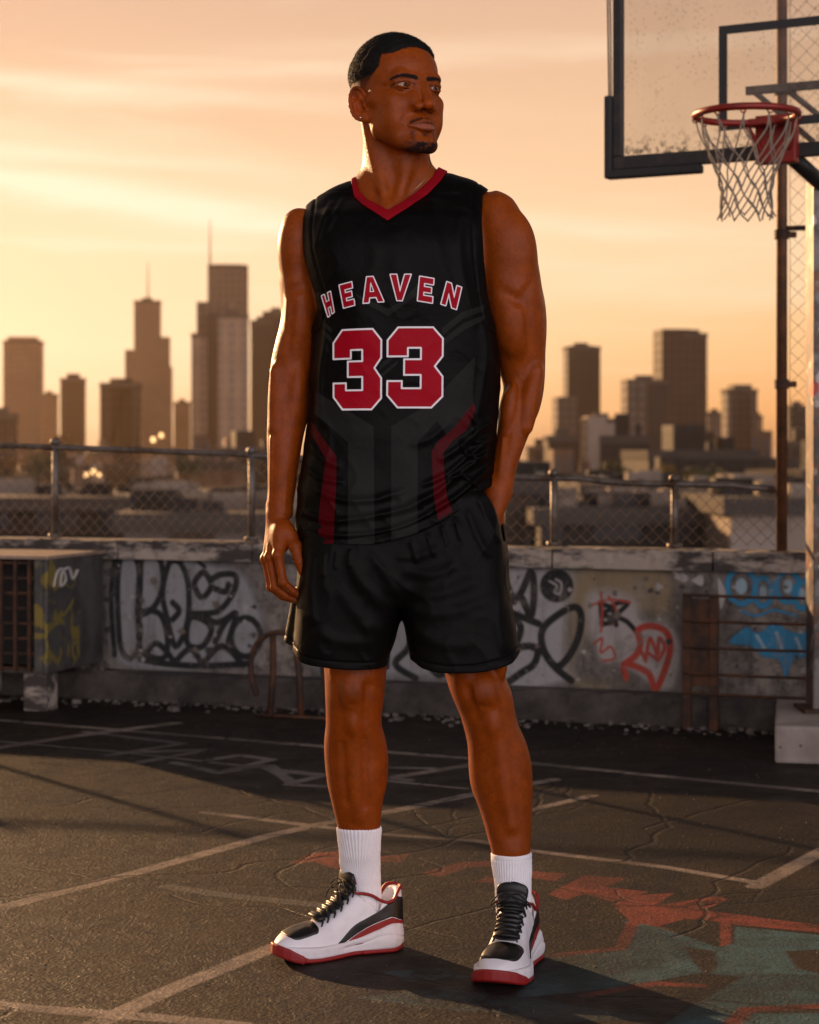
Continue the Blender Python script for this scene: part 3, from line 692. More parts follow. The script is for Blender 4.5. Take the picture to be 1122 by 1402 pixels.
# ---- eyes
def ball(name, c, r, mat, parent, n=24):
    bm = bmesh.new(); bmesh.ops.create_uvsphere(bm, u_segments=n*2, v_segments=n, radius=r)
    me = bpy.data.meshes.new(name); bm.to_mesh(me); bm.free(); me.materials.append(mat); me.polygons.foreach_set('use_smooth', [True]*len(me.polygons))
    o = bpy.data.objects.new(name, me); link(o, parent); o.location = c; return o
m = Mat('eyeball', rough=.14); q = m.n('ShaderNodeSeparateXYZ'); m.l(m.tc(), q.inputs[0])
rr = m.math('SQRT', m.math('ADD', m.math('POWER', q.outputs['X'], 2.0), m.math('POWER', q.outputs['Z'], 2.0)))
cc = m.ramp(m.math('MULTIPLY', rr, 100.0), [(.0, (.004, .003, .003)), (.24, (.004, .003, .003)), (.28, (.045, .020, .009)), (.56, (.030, .014, .007)), (.63, (.010, .007, .006)), (.70, (.40, .29, .21)), (1, (.30, .20, .14))])
m.col(cc); m.set('Specular IOR Level', .2); EYEM = m.m
for s in (-1, 1):
    c_ = HM @ Vector((s*.0345, -.0728, -.0034)); o = ball('eye', c_, .0144*HS, EYEM, man)
    o.rotation_euler = (math.radians(2), 0, math.radians(HYAW+7))

# ---- hair: cropped cap with fine waves, and short strands standing off it
hd_ = Mat('black_hair', (.006, .0045, .004), .8); hd_.set('Specular IOR Level', .25); HAIR = hd_.m
def make_hair():
    c = HM @ Vector((0, 0, .05)); ax = axis([(c.x-.12, c.x+.12, .0016)]); ay = axis([(-.13, .14, .0016)]); az = axis([(1.70, 1.89, .0016)])
    Fh = Field(ax, ay, az)
    Fh.add(ellip((0, .008, .034), (.074, .093, .084)), .01*HS, 0, M=HM); Fh.add(ellip((0, -.036, .036), (.066, .055, .056)), .02*HS, 0, M=HM)
    x, y, z = np.meshgrid(ax, ay, az, indexing='ij'); h = to_head(np.stack([x, y, z], -1).reshape(-1, 3)); hx, hy, hz = h.T
    g = hairline(hx, hy, hz); hi_, hf_ = hair_in(hx, hy, hz); thick = -.0006+.0052*np.clip(hi_/.016, 0, 1)**.8*np.clip((hf_-.62)/.3, 0, 1)
    th = np.arctan2(hy-.02, hx); rr_ = np.sqrt(hx**2+(hy-.02)**2)
    w = .0008*np.sin(rr_*520+2.2*vnoise(hx*60, hy*60, hz*60, 2)+3*th)+.0008*vnoise(hx*330, hy*330, hz*330, 4)
    Fh.F -= (thick+w*np.clip((g-.3)*2, 0, 1)).reshape(x.shape).astype(np.float32)
    cut = np.clip((.5-g), -.5, 1).reshape(x.shape)
    return Fh
FH = make_hair(); hv, hf = nets(FH.F, FH.ax)
hl_ = to_head(hv); keep = hairline(*hl_.T) > .66; hf = hf[keep[hf].all(1)]
used = np.unique(hf); remap = np.full(len(hv), -1); remap[used] = np.arange(len(used)); hv = hv[used]; hf = remap[hf]
hl_ = hl_[used]; g_ = hairline(*hl_.T)
# strands
nrm = (hl_-np.array((0, .0, .02))); nrm /= np.linalg.norm(nrm, axis=1)[:, None]; Rm = np.array(HM.to_3x3())/HS; nw = nrm @ Rm.T
sel = rng.integers(0, len(hv), 34000); sel = sel[g_[sel] > .55]
SV, SF = [], []
for i in sel:
    p, n_ = hv[i]-nw[i]*.001+rng.normal(size=3)*.0006, nw[i]; t_ = rng.normal(size=3); t_ -= n_*(t_@n_); t_ /= np.linalg.norm(t_); b_ = np.cross(n_, t_)
    L = rng.uniform(.0022, .0044)*min(1, g_[i]); wd = .00026; b = len(SV)
    for t in (0, .5, 1): 
        q = p+n_*L*t*(1-.25*t)+t_*L*.85*t*t
        for an in (0, 2.1, 4.2): SV.append(q+(t_*math.cos(an)+b_*math.sin(an))*wd*(1-t*.8))
    for k in (0, 3):
        for e_ in range(3): SF.append((b+k+e_, b+k+(e_+1) % 3, b+k+3+(e_+1) % 3, b+k+3+e_))
hv2 = np.concatenate([hv, np.array(SV)]); hf2 = np.concatenate([hf, np.array(SF)+len(hv)])
hair = raw_mesh('hair', hv2, hf2, HAIR, man)
m = Mat('silver', (.8, .78, .74), .2, 1.0)
o = ball('earring', HM @ Vector((-.0835, -.003, -.0515)), .0022, m.m, man, 8)
# ================================================================ CLOTHES
HEM = [(395, 752), (430, 751), (480, 749), (520, 743), (560, 733), (600, 716), (632, 696), (664, 671), (700, 655)]
def curve_cut(pts, y0, below=True):
    """half-space under (or over) a picture curve px->py"""
    T = sorted((X(a, y0), Z(b, y0)) for a, b in pts)
    def f(x, y, z):
        zz = interp_tab(T, np.ravel(x))[0].reshape(x.shape); return (z-zz) if below else (zz-z)
    return f, np.array([-1, -1, 0]), np.array([1, 1, 3])
def polycut(poly, y0, ymin=-1, ymax=1):
    P = [(X(a, y0), Z(b, y0)) for a, b in poly]; A = np.array(P)
    def f(x, y, z):
        x2, z2 = np.broadcast_arrays(x[:, 0, :], z[:, 0, :]); d = Canvas.polysd(A, x2, z2)[:, None, :]
        return np.maximum(d, np.maximum(ymin-y, y-ymax))
    return f, np.array([A[:, 0].min(), ymin, A[:, 1].min()]), np.array([A[:, 0].max(), ymax, A[:, 1].max()])
JROWS = [(288, 428, 664, .012, .094), (305, 421, 669, .006, .108), (345, 420, 667, .0, .121), (400, 429, 669, -.002, .124), (450, 437, 675, -.002, .122), (500, 434, 683, 0, .119),
         (560, 429, 681, 0, .117), (600, 422, 677, 0, .117), (640, 415, 673, 0, .119), (680, 408, 672, 0, .125), (720, 407, 678, 0, .129), (765, 407, 682, 0, .131)]
NECK_IN = [(484, 205), (486.5, 240), (491, 258), (503, 272), (532, 290), (552, 277), (576, 256), (592, 238), (601, 221), (606, 205)]
NECK_OUT = [(478, 205), (480, 243), (485, 268), (498, 282), (531, 306), (557, 288), (586, 264), (604, 243), (614, 226), (620, 205)]
ARMH_L = [(300, 200), (419, 200), (417.5, 286), (415, 318), (417, 350), (424, 378), (432, 402), (437, 425), (430, 445), (300, 470)]
ARMH_R = [(800, 200), (674, 200), (670, 258), (661, 268), (658.5, 307), (661, 357), (666, 400), (671, 428), (678, 445), (800, 470)]
JF = [([(412, 700), (450, 712), (500, 708), (560, 694), (610, 672)], .0050, .0065), ([(414, 722), (460, 732), (520, 728), (570, 712), (625, 680)], .0045, .0060),
      ([(430, 668), (470, 684), (520, 682), (560, 668)], .0040, .0070), ([(560, 690), (600, 672), (640, 640), (672, 622)], .0060, .0065), ([(590, 700), (625, 680), (655, 655), (672, 640)], .0065, .0060),
      ([(575, 665), (610, 650), (645, 622), (678, 600)], .0055, .0060), ([(600, 632), (630, 612), (655, 590), (682, 575)], .0050, .0070), ([(630, 600), (640, 622), (660, 626), (672, 612)], .0050, .0050),
      ([(610, 655), (635, 652), (655, 668)], .0045, .0045), ([(640, 560), (655, 585), (650, 605), (672, 600)], .0045, .0055), ([(418, 640), (440, 655), (475, 660)], .0035, .0060),
      ([(420, 600), (438, 625), (470, 640)], .0030, .0070), ([(620, 575), (590, 600), (560, 610)], .0025, .0080),
      ([(600, 245), (592, 290), (600, 350), (622, 420)], .0030, .0120), ([(640, 270), (628, 320), (636, 390), (655, 450)], .0035, .0100), ([(612, 250), (640, 262), (660, 290)], .0025, .0070),
      ([(500, 300), (515, 350), (500, 410)], .0020, .0130), ([(455, 268), (442, 300), (430, 340)], .0035, .0070), ([(470, 262), (458, 292), (446, 320)], .0025, .0050),
      ([(432, 400), (446, 450), (436, 520), (440, 590)], .0040, .0090), ([(660, 430), (668, 480), (660, 540), (648, 590)], .0045, .0090), ([(540, 310), (545, 380)], .0018, .0150),
      ([(470, 590), (520, 600), (570, 590)], .0015, .0150), ([(425, 560), (450, 590), (445, 640)], .0030, .0080)]
def make_jersey():
    Fj = Field(axis([(-.25, .22, .0026)]), axis([(-.165, .165, .0032)]), axis([(.84, .93, .0018), (.93, 1.64, .0026)]))
    Fj.add(zloft(R_(JROWS), .03, 2.7), .02)
    for p, k in trunk()[:2]: Fj.add(p, .035, .0075)
    Fj.add(trunk()[2][0], .045, .005)
    Fj.add(capsule(P_(470, 300, .02), P_(630, 290, .02), .060, .060), .03)
    Fj.disp(folds(JF, -.10), (-1, -1, 0), (1, 1, 2))
    JB = [([(430, 380), (500, 420), (560, 520), (600, 640)], .004, .012), ([(660, 380), (600, 440), (540, 560)], .004, .012), ([(420, 690), (520, 720), (640, 690)], .005, .007), ([(430, 650), (540, 690), (660, 650)], .005, .008)]
    Fj.disp(folds(JB, .10, 1), (-1, -1, 0), (1, 1, 2))
    def nz_(x, y, z):
        a = vnoise(x*16+z*6, y*14, z*9-x*7, 11); r = (1-np.abs(vnoise(x*22+z*14, y*18, z*16-x*10, 12)))**3
        low = np.clip((1.02-z)*5, 0, 1); return .0022*a+(.0010+.0026*low)*(r-.3)
    Fj.disp(nz_, (-1, -1, 0), (1, 1, 2))
    def under(side, r0, z0):    # narrow recess under the hem and under the arm line so edges read as cloth
        pass
    return Fj
FJ = make_jersey()
Fc = Field(*FJ.ax); Fc.F = FJ.F.copy()
FJ.cut(polycut(NECK_OUT, -.06), .002); FJ.cut(polycut(ARMH_L, -.0), .003); FJ.cut(polycut(ARMH_R, -.0), .003); FJ.cut(curve_cut(HEM, -.09), .001)
# stitched edges: arm bands and hem
def edge_band(poly, y0, w, dep):
    A = np.array([(X(a, y0), Z(b, y0)) for a, b in poly])
    def f(x, y, z):
        x2, z2 = np.broadcast_arrays(x[:, 0, :], z[:, 0, :]); d = Canvas.segd(A, x2, z2, False)[:, None, :]
        return dep*np.exp(-((d-w)/.0022)**2)+0*y
    return f
for pl in (ARMH_L[1:-1], ARMH_R[1:-1]): FJ.disp((lambda g: (lambda x, y, z: -g(x, y, z)))(edge_band(pl, 0, .021, .0022)), (-1, -1, 0), (1, 1, 2))
FJ.disp((lambda g: (lambda x, y, z: -g(x, y, z)))(edge_band(HEM, -.09, .017, .0020)), (-1, -1, 0), (1, 1, 2))
# collar: the strip between the two V lines
Fc.F -= .0022; Fc.cut(polycut(NECK_IN, -.06), .002)
fo = polycut(NECK_OUT, -.06); x_, y_, z_ = Fc.ax; Fc.F = np.maximum(Fc.F, (fo[0](x_[:, None, None], y_[None, :, None], z_[None, None, :])-.0006)).astype(np.float32)
FJ.disp((lambda g: (lambda x, y, z: -g(x, y, z)))(edge_band(NECK_OUT, -.06, .0035, .0012)), (-1, -1, 1.3), (1, 1, 2))

# ---- printed design of the jersey, drawn on a canvas over its front
JY = -.105
cv = Canvas(X(395, JY), X(705, JY), Z(765, JY), Z(215, JY), .00042)
def J(pts): return [(X(a, JY), Z(b, JY)) for a, b in pts]
GREY, RED, WHT = (.0135, .0130, .0125), (.33, .003, .013), (.80, .76, .78)
DRED = (.060, .002, .004)
for pl in ([(532, 434), (498, 415), (485, 402), (512, 415), (532, 424), (552, 412), (575, 388), (572, 405)],
           [(430, 535), (462, 553), (512, 584), (514, 748), (477, 749), (477, 606), (445, 578), (429, 566)],
           [(637, 502), (651, 488), (648, 535), (600, 575), (572, 606), (572, 735), (536, 745), (536, 584), (588, 553)],
           [(605, 450), (632, 428), (664, 416), (664, 424), (634, 437), (606, 460)], [(606, 466), (634, 443), (664, 430), (664, 437), (636, 452), (607, 474)],
           [(440, 436), (455, 450), (455, 456), (440, 444)], [(440, 448), (455, 462), (455, 470), (440, 456)],
           [(598, 575), (648, 535), (648, 560), (612, 596)]):
    cv.poly(J(pl), GREY)
for pl in ([(520, 500), (545, 480), (545, 486), (520, 508)], [(520, 514), (545, 494), (545, 499), (520, 520)]): cv.poly(J(pl), GREY)
cv.poly(J([(424, 575), (428, 580), (440, 598), (461, 624), (461, 660), (459, 700), (457, 752), (435, 752), (437, 700), (442, 660), (446, 628), (432, 605), (424, 592)]), DRED)
cv.poly(J([(649, 551), (652, 560), (640, 588), (618, 606), (607, 620), (609, 650), (612, 680), (620, 700), (600, 712), (594, 680), (592, 640), (591, 618), (600, 604), (620, 588)]), DRED)
LET = {  # block capitals on a unit box, thick strokes
 'H': [[(0, 0), (.30, 0), (.30, .36), (.70, .36), (.70, 0), (1, 0), (1, 1), (.70, 1), (.70, .64), (.30, .64), (.30, 1), (0, 1)]],
 'E': [[(0, 0), (1, 0), (1, .25), (.36, .25), (.36, .39), (.88, .39), (.88, .61), (.36, .61), (.36, .75), (1, .75), (1, 1), (0, 1)]],
 'A': [[(0, 0), (.27, 0), (.33, .19), (.67, .19), (.73, 0), (1, 0), (.68, 1), (.32, 1)], [(.40, .42), (.60, .42), (.50, .76)]],
 'V': [[(.35, 0), (.65, 0), (1, 1), (.70, 1), (.50, .34), (.30, 1), (0, 1)]],
 'N': [[(0, 0), (.30, 0), (.30, .55), (.70, 0), (1, 0), (1, 1), (.70, 1), (.70, .45), (.30, 1), (0, 1)]]}
quads = [('H', (449, 433), (457.5, 427), (452.5, 399), (440, 404)), ('E', (471, 422), (486, 418.5), (482, 387), (465, 391)), ('A', (499, 415), (525, 413), (515, 382), (505, 382)),
         ('V', (541, 412.5), (551, 412.5), (561, 379), (536, 379)), ('E', (572, 413), (592, 416), (594, 383), (575, 380)), ('N', (604, 417), (625, 424), (632, 394), (612, 387))]
def warp(q, pts):
    a, b, c, d = [np.array(v, float) for v in q]; return [tuple((a*(1-u)+b*u)*(1-v)+(d*(1-u)+c*u)*v) for u, v in pts]
px1 = X(562, JY)-X(561, JY)
for ch, *q in quads:
    if ch == 'A': q = [(498, 416), (526, 414), (519, 380), (495, 381)]
    if ch == 'V': q = [(536, 412.5), (559, 413), (563, 377.5), (535, 377.5)]
    for col_, gr in ((WHT, 1.3), (RED, -.35)):
        for k, pl in enumerate(LET[ch]):
            if k and gr < 0: cv.poly(J(warp(q, pl)), WHT, grow=.5*px1); cv.poly(J(warp(q, pl)), (.0032, .0030, .0027), grow=-.8*px1)
            elif k: pass
            else: cv.poly(J(warp(q, pl)), col_, grow=gr*px1)
three = [(0, .645), (0, .86), (.17, 1), (.83, 1), (1, .86), (1, .62), (.86, .50), (1, .37), (1, .15), (.83, 0), (.17, 0), (0, .13), (.0, .355), (.30, .355), (.30, .255), (.625, .255), (.625, .395), (.30, .395), (.30, .58), (.625, .58), (.625, .74), (.36, .74), (.36, .645)]
three = [(0, .635), (0, .84), (.19, 1), (.82, 1), (1, .86), (1, .64), (.86, .515), (1, .39), (1, .14), (.80, 0), (.19, 0), (0, .155), (0, .335), (.27, .335), (.27, .245), (.60, .245), (.60, .405), (.30, .405), (.30, .605), (.60, .605), (.60, .74), (.375, .74), (.375, .635)]
for q in ([(456.5, 561), (522.5, 561), (523, 450.5), (456, 452)], [(530, 558.5), (606, 558.5), (607, 448.5), (531, 449)]):
    pl = J(warp(q, three)); cv.poly(pl, WHT, grow=1.0*px1)
    cv.poly(pl, RED, grow=-1.6*px1)
JIM = cv.image('jersey_print')
def cloth(name, base, rough=.45, sheen=.1):
    m = Mat(name, base, rough); m.set('Specular IOR Level', .055); return m
m = cloth('black_jersey_fabric', (.0032, .0030, .0027)); t = tex(m, cv, JIM, m.tc(), 'X', 'Z')
q = m.n('ShaderNodeSeparateXYZ'); m.l(m.tc('Normal'), q.inputs[0]); qp = m.n('ShaderNodeSeparateXYZ'); m.l(m.tc(), qp.inputs[0]); fr = m.math('MULTIPLY', m.math('LESS_THAN', qp.outputs['Y'], .015), t.outputs['Alpha'])
m.col(m.mix(fr, (.0032, .0030, .0027), t.outputs['Color']))
m.rough(m.ramp(m.noise(9, 3), [(.3, .32), (.7, .44)]))
m.bump(m.noise(900, 2, .5), .12, .0006, m.bump(m.noise(26, 5, .6, 1.0), .35, .0045)); JM = m.m
jersey = FJ.mesh('jersey', JM, man); jersey['label'] = 'sleeveless black jersey with red numerals 33 and arched lettering'
m = cloth('red_collar_fabric', (.24, .004, .010), .6); m.bump(m.noise(700, 2, .5), .2, .0006); COLR = m.m
collar = Fc.mesh('collar', COLR, jersey)

# ---- shorts
SHL = R_([(690, 440, 566, 0, .108), (715, 418, 562, 0, .112), (750, 414, 556, 0, .117), (800, 410, 551, -.002, .119), (835, 407, 549, -.002, .118), (870, 404, 541, -.002, .115), (905, 402, 532, -.002, .112), (935, 402, 529, 0, .112)])
SHR = R_([(672, 560, 684, 0, .108), (700, 548, 689, 0, .114), (730, 545, 691, -.004, .118), (760, 547, 694, -.008, .121), (800, 550, 697, -.014, .123), (835, 552, 702, -.020, .122), (870, 558, 707, -.026, .119), (905, 562, 711, -.030, .116), (940, 564, 714, -.03, .116)])
SHEM = [(380, 888), (400, 897), (412, 908), (440, 913), (490, 917), (531, 916), (545, 905), (561, 905), (580, 914), (610, 919), (650, 918), (700, 907), (712, 897), (730, 890)]
def make_shorts():
    Fs = Field(axis([(-.27, .26, .0028)]), axis([(-.17, .16, .0032)]), axis([(.54, .63, .0015), (.63, .97, .0028)]))
    Fs.add(zloft(R_([(655, 470, 665, 0, .098), (690, 425, 680, 0, .110), (720, 416, 688, 0, .117), (760, 414, 693, -.002, .119), (800, 412, 696, -.006, .112), (828, 440, 670, -.006, .09)]), .02, 3.0), .01)
    Fs.add(zloft(SHL, .02, 3.1), .012); Fs.add(zloft(SHR, .02, 3.1), .012)
    Fs.add(ellip(P_(655, 755, -.085), (.040, .026, .070), (0, 14, 0)), .02)                # hand in the pocket
    Fs.add(capsule(P_(411, 815, .06), P_(404, 892, .06), .018, .026), .02)
    SF_ = [([(478, 752), (490, 790), (522, 822), (546, 832)], .0040, .0120), ([(506, 752), (530, 790), (548, 820)], .0030, .0090), ([(462, 800), (490, 842), (530, 872)], .0030, .0140),
           ([(548, 778), (590, 786), (630, 770)], .0030, .0110), ([(550, 806), (600, 812), (660, 790)], .0028, .0130), ([(552, 832), (610, 838), (680, 815)], .0024, .0130), ([(540, 760), (570, 762), (605, 748)], .0025, .0080),
           ([(562, 738), (572, 772)], .0028, .0050), ([(585, 728), (596, 764)], .0028, .0050), ([(604, 718), (614, 750)], .0032, .0045), ([(640, 695), (652, 730), (672, 765)], .0040, .0075), ([(622, 706), (632, 742)], .0030, .0045),
           ([(655, 680), (668, 710), (686, 745)], .0035, .0060), ([(480, 750), (478, 778)], .003, .004), ([(462, 752), (459, 780)], .0025, .004), ([(444, 755), (442, 792)], .003, .005), ([(428, 755), (424, 800), (430, 860)], .0030, .0100),
           ([(560, 858), (600, 878), (650, 882)], .0025, .0130), ([(690, 800), (682, 850), (692, 895)], .0035, .0110), ([(430, 860), (470, 878), (515, 880)], .0022, .0120), ([(500, 850), (510, 885), (518, 912)], .0030, .0090)]
    Fs.disp(folds(SF_, -.11), (-1, -1, 0), (1, 1, 2))
    def nz_(x, y, z): return .0024*vnoise(x*14+z*5, y*14, z*9-x*6, 21)+.0022*((1-np.abs(vnoise(x*20-z*9, y*18, z*14+x*12, 22)))**3-.3)
    Fs.disp(nz_, (-1, -1, 0), (1, 1, 2))
    Fs.cut(curve_cut(SHEM, -.10), .001)
    Fs.cut(polycut([(655, 640), (660, 668), (671, 681), (680, 697), (686, 717), (740, 717), (740, 640)], -.06, -1, .016), .003)
    Fs.disp((lambda g: (lambda x, y, z: -g(x, y, z)))(edge_band(SHEM, -.10, .014, .0016)), (-1, -1, 0), (1, 1, 2))
    Fs.disp((lambda g: (lambda x, y, z: -g(x, y, z)*(y < .02)))(edge_band([(660, 664), (676, 690), (686, 716), (690, 740)], -.06, .0, .005)), (-1, -1, 0), (1, 1, 2))   # pocket mouth
    # legs openings are hollow a little way up
    for L_, dz in ((SHL, 0), (SHR, 0)):
        rows = [(z, xl+.007, xr-.007, yc, ry-.007) for z, xl, xr, yc, ry in L_ if z < Z(830, 0)]
        rows2 = [r for r in rows]; top = P_(500, 872, -.05)[2]
        Fs.cut(zloft([r for r in rows2 if r[0] < top+.04] if len([r for r in rows2 if r[0] < top+.04]) > 1 else rows2, .01, 2.3), .002)
    return Fs
m = cloth('black_shorts_fabric', (.0042, .0040, .0036), .42); m.set('Specular IOR Level', .06); m.bump(m.noise(900, 2, .5), .12, .0006, m.bump(m.noise(30, 5, .6, 1.2), .30, .0035))
shorts = make_shorts().mesh('shorts', m.m, man)

# ---- socks
def make_sock(rows, ytop, name):
    z1 = Z(ytop, -.03); R2 = [(z, xl-.0028, xr+.0028, yc, ry+.0028) for z, xl, xr, yc, ry in rows if z < z1+.03]
    xs = [r[1] for r in R2]+[r[2] for r in R2]; ys = [r[3]-r[4] for r in R2]+[r[3]+r[4] for r in R2]
    Fs = Field(axis([(min(xs)-.01, max(xs)+.01, .0011)]), axis([(min(ys)-.01, max(ys)+.01, .0014)]), axis([(.07, z1+.008, .0026)]))
    Fs.add(zloft(R2, .01), .001); cx, cy = (min(xs)+max(xs))/2, (min(ys)+max(ys))/2
    def rib(x, y, z):
        a = np.arctan2(y-cy, x-cx); return .0008*np.sin(a*44)*np.clip((z1-.006-z)/.010, 0, 1)+.0010*vnoise(x*30, y*30, z*60, 3)+.0007*np.exp(-((z-z1+.010)/.002)**2)*-1
    Fs.disp(rib, (-1, -1, 0), (1, 1, 2)); x, y, z = Fs.ax
    Fs.F = smax(Fs.F, (z-z1)[None, None, :]+np.zeros(Fs.F.shape), .0015).astype(np.float32)
    return Fs.mesh(name, SOCK, man)
m = Mat('white_knit', (.86, .84, .87), .85); m.bump(m.noise(600, 2, .5), .25, .0006); SOCK = m.m
make_sock(LEG_L, 1129, 'sock'); make_sock(LEG_R, 1163, 'sock')
# ---- thin neck chain
ch = MB(); ch.tube([P_(588, 214, -.020), P_(591, 226, -.036), P_(587, 238, -.052), P_(578, 250, -.066), P_(566, 262, -.074)], .0009, 6); m = Mat('dull_gold', (.45, .32, .16), .35, 1.0); ch.build('necklace', m.m, man, True)
# ================================================================ SHOES (local frame: heel at y=0, toe towards -y)
def tab(rows, s): return interp_tab(rows, np.ravel(s))[0].reshape(np.shape(s))
SW = [(-.004, .012), (.0, .022), (.012, .034), (.035, .0415), (.075, .0410), (.12, .0410), (.165, .047), (.205, .0525), (.235, .0510), (.258, .044), (.274, .034), (.285, .022), (.291, .012)]
PLAN = [(0, .0), (.0015, .014), (.008, .026), (.018, .0345), (.035, .0410), (.075, .0405), (.12, .0405), (.165, .0465), (.205, .0520), (.230, .0510), (.250, .0455), (.266, .0370), (.278, .0260), (.2855, .0140), (.288, 0)]
SCX = [(0, 0), (.10, 0), (.20, -.003), (.29, .004)]        # centre line bends a little
def shoe_parts(parent, side, loc, rz):
    """side=+1: inner side at +x"""
    A = (axis([(-.068, .068, .0013)]), axis([(-.304, .016, .0014)]), axis([(-.004, .176, .0014)]))
    def W_(s): return tab(SW, s)
    def CX(s): return side*tab(SCX, s)
    PL = np.array([(w+CX(np.array([q]))[0], q) for q, w in PLAN]+[(-w+CX(np.array([q]))[0], q) for q, w in PLAN[-2:0:-1]])
    def foot(infl=0.0):
        """outline seen from above as a distance-like value"""
        def f(x, y, z):
            x2, s2 = np.broadcast_arrays(x[:, :, 0], -y[:, :, 0]); return Canvas.polysd(PL, x2, s2)[:, :, None]-infl+0*z
        return f
    BOT = [(0, .006), (.03, .0005), (.10, .0015), (.20, 0), (.25, .003), (.295, .017)]
    MT = [(0, .058), (.03, .060), (.07, .050), (.12, .037), (.16, .032), (.20, .031), (.25, .034), (.295, .036)]
    TOP = [(-.004, .135), (.01, .142), (.03, .144), (.07, .144), (.100, .142), (.116, .134), (.135, .114), (.165, .089), (.20, .0720), (.235, .0655), (.258, .0590), (.276, .0500), (.290, .040)]
    COL_ = [(-.01, .127), (.004, .131), (.014, .128), (.028, .108), (.042, .1035), (.060, .110), (.08, .122), (.10, .128), (.116, .130), (.14, .20)]
    def field(fn): F = Field(*A); x, y, z = A[0][:, None, None], A[1][None, :, None], A[2][None, None, :]; F.F = fn(x, y, z).astype(np.float32)+np.zeros(F.F.shape, np.float32); return F
    def upper(x, y, z, infl=0.0):
        s = -y; w = W_(s)*.985; zt = tab(TOP, s); h = np.maximum(zt-.020, .01)
        v = np.clip((z-.020)/h, 0, 3); ww = np.maximum(w, .006); u = abs(x-CX(s))/ww
        k = (u**2.5+v**2.6)**(1/2.5); d = (k-1)*np.minimum(ww, h)*.8
        tp = np.clip((s-.10)/.05, 0, 1); nr = u-(1-(.14+.16*tp)*np.clip(v, 0, 1)**1.4); d = smax(d, nr*ww*.9, .006)
        d = smax(d, .024-z, .004); d = smax(d, np.maximum(-s-.0015-.004*np.sin(np.clip(z/.12, 0, 1)*3.1), s-.291), .008)
        return d-infl
    def hole(x, y, z): return (((x-0)/.0325)**2+((y+.068)/.054)**2-1)*.015
    def up_cut(x, y, z, infl=0.0):
        s = -y; d = upper(x, y, z, infl); d = smax(d, (z-tab(COL_, s))*.9-infl, .004)
        return smax(d, -np.maximum(hole(x, y, z), .060-z), .004)
    wr = lambda x, y, z: .0007*vnoise(x*60, y*60, z*60, 31)
    U = field(lambda x, y, z: up_cut(x, y, z)-wr(x, y, z)); root = U.mesh('shoe', SHOEW, parent)
    root.location = loc; root.rotation_euler = (0, 0, math.radians(rz))
    # white midsole with sculpted side, flared heel
    def mid(x, y, z):
        s = -y; zt = tab(MT, s); zb = tab(BOT, s)+.007; fl = .0030+.006*np.exp(-((s-.035)/.040)**2)*np.exp(-((z-.026)/.020)**2)*1.3+.0035*np.exp(-((s-.22)/.05)**2)
        d = foot(0)(x, y, z)-fl; g = .0022*np.exp(-((z-(.020+.018*np.exp(-((s-.05)/.05)**2)))/.0025)**2)*(s < .15)
        arch = .0065*np.exp(-((s-.125)/.030)**2)*np.exp(-((z-.016)/.012)**2)
        return smax(d+g+arch, np.maximum(z-zt, zb-z), .007)
    field(mid).mesh('midsole', SHOEM, root)
    # red outsole with a toe bumper
    def out(x, y, z):
        s = -y; zb = tab(BOT, s); d = foot(0)(x, y, z)-.0040-.0045*np.exp(-((s-.035)/.035)**2)-.003*np.exp(-((s-.22)/.05)**2)
        ht = .0085+.0135*np.clip((s-.235)/.035, 0, 1)**.8; d = d+.06*np.maximum(z-.012, 0)-.0030*np.clip((s-.215)/.03, 0, 1); gap = (s > .105)*(s < .150); d = d+.004*gap
        e = np.maximum(z-zb-ht, zb-z); d = smax(d, e, .005)
        tr = .003*((np.mod(s, .020) < .003) & (s < .23)); return d+tr*0-.0014*(s > .245)
    field(out).mesh('outsole', SHOER, root)
    # coloured panels lying on the upper
    def panel(region, infl, name, mat, k=.0012):
        def fn(x, y, z):
            s = -y; d = upper(x, y, z, infl)-wr(x, y, z); d = smax(d, (z-tab(COL_, s))*.9+.0022, .002) if name != 'toe_panel' else d
            d = smax(d, region(x, y, z, s), k); return smax(d, -np.maximum(hole(x, y, z)-.002, .060-z), .002)
        return field(fn).mesh(name, mat, root)
    def reg2(poly, swap=0):
        Pn = np.array(poly)
        def f(x, y, z, s):
            s2, z2 = np.broadcast_arrays(s[0, :, :], z[0, :, :]); return Canvas.polysd(Pn, s2, z2)[None]+0*x
        return f
    stripe = bez([(-.012, .060), (-.012, .100), (.012, .112), (.026, .114), (.056, .093), (.090, .078), (.120, .066), (.150, .042), (.172, .024), (.160, .026), (.130, .040), (.110, .050), (.087, .060), (.050, .070), (.033, .073), (.012, .064), (-.012, .060)], 3)
    wedge = [(-.012, .050), (-.012, .0590), (.012, .063), (.033, .072), (.050, .069), (.087, .059), (.110, .049), (.135, .036), (.15, .02), (.05, .02)]
    panel(reg2(stripe), .0016, 'side_stripe', SHOEB); panel(reg2(wedge), .0013, 'heel_panel', SHOER)
    def toe(x, y, z, s):
        a = smax(abs(x-CX(s))-.0400*np.clip(1-((s-.212)/.060)**4, .02, 1)**.5, abs(s-.2350)-.0335, .010); return np.maximum(a, .046-z)
    panel(toe, .0013, 'toe_panel', SHOEB)
    # padded tongue
    TG = [(.122, .1655), (.1225, .152), (.129, .132), (.145, .1105), (.165, .0960), (.188, .0835), (.204, .0765)]
    T = Field(*A)
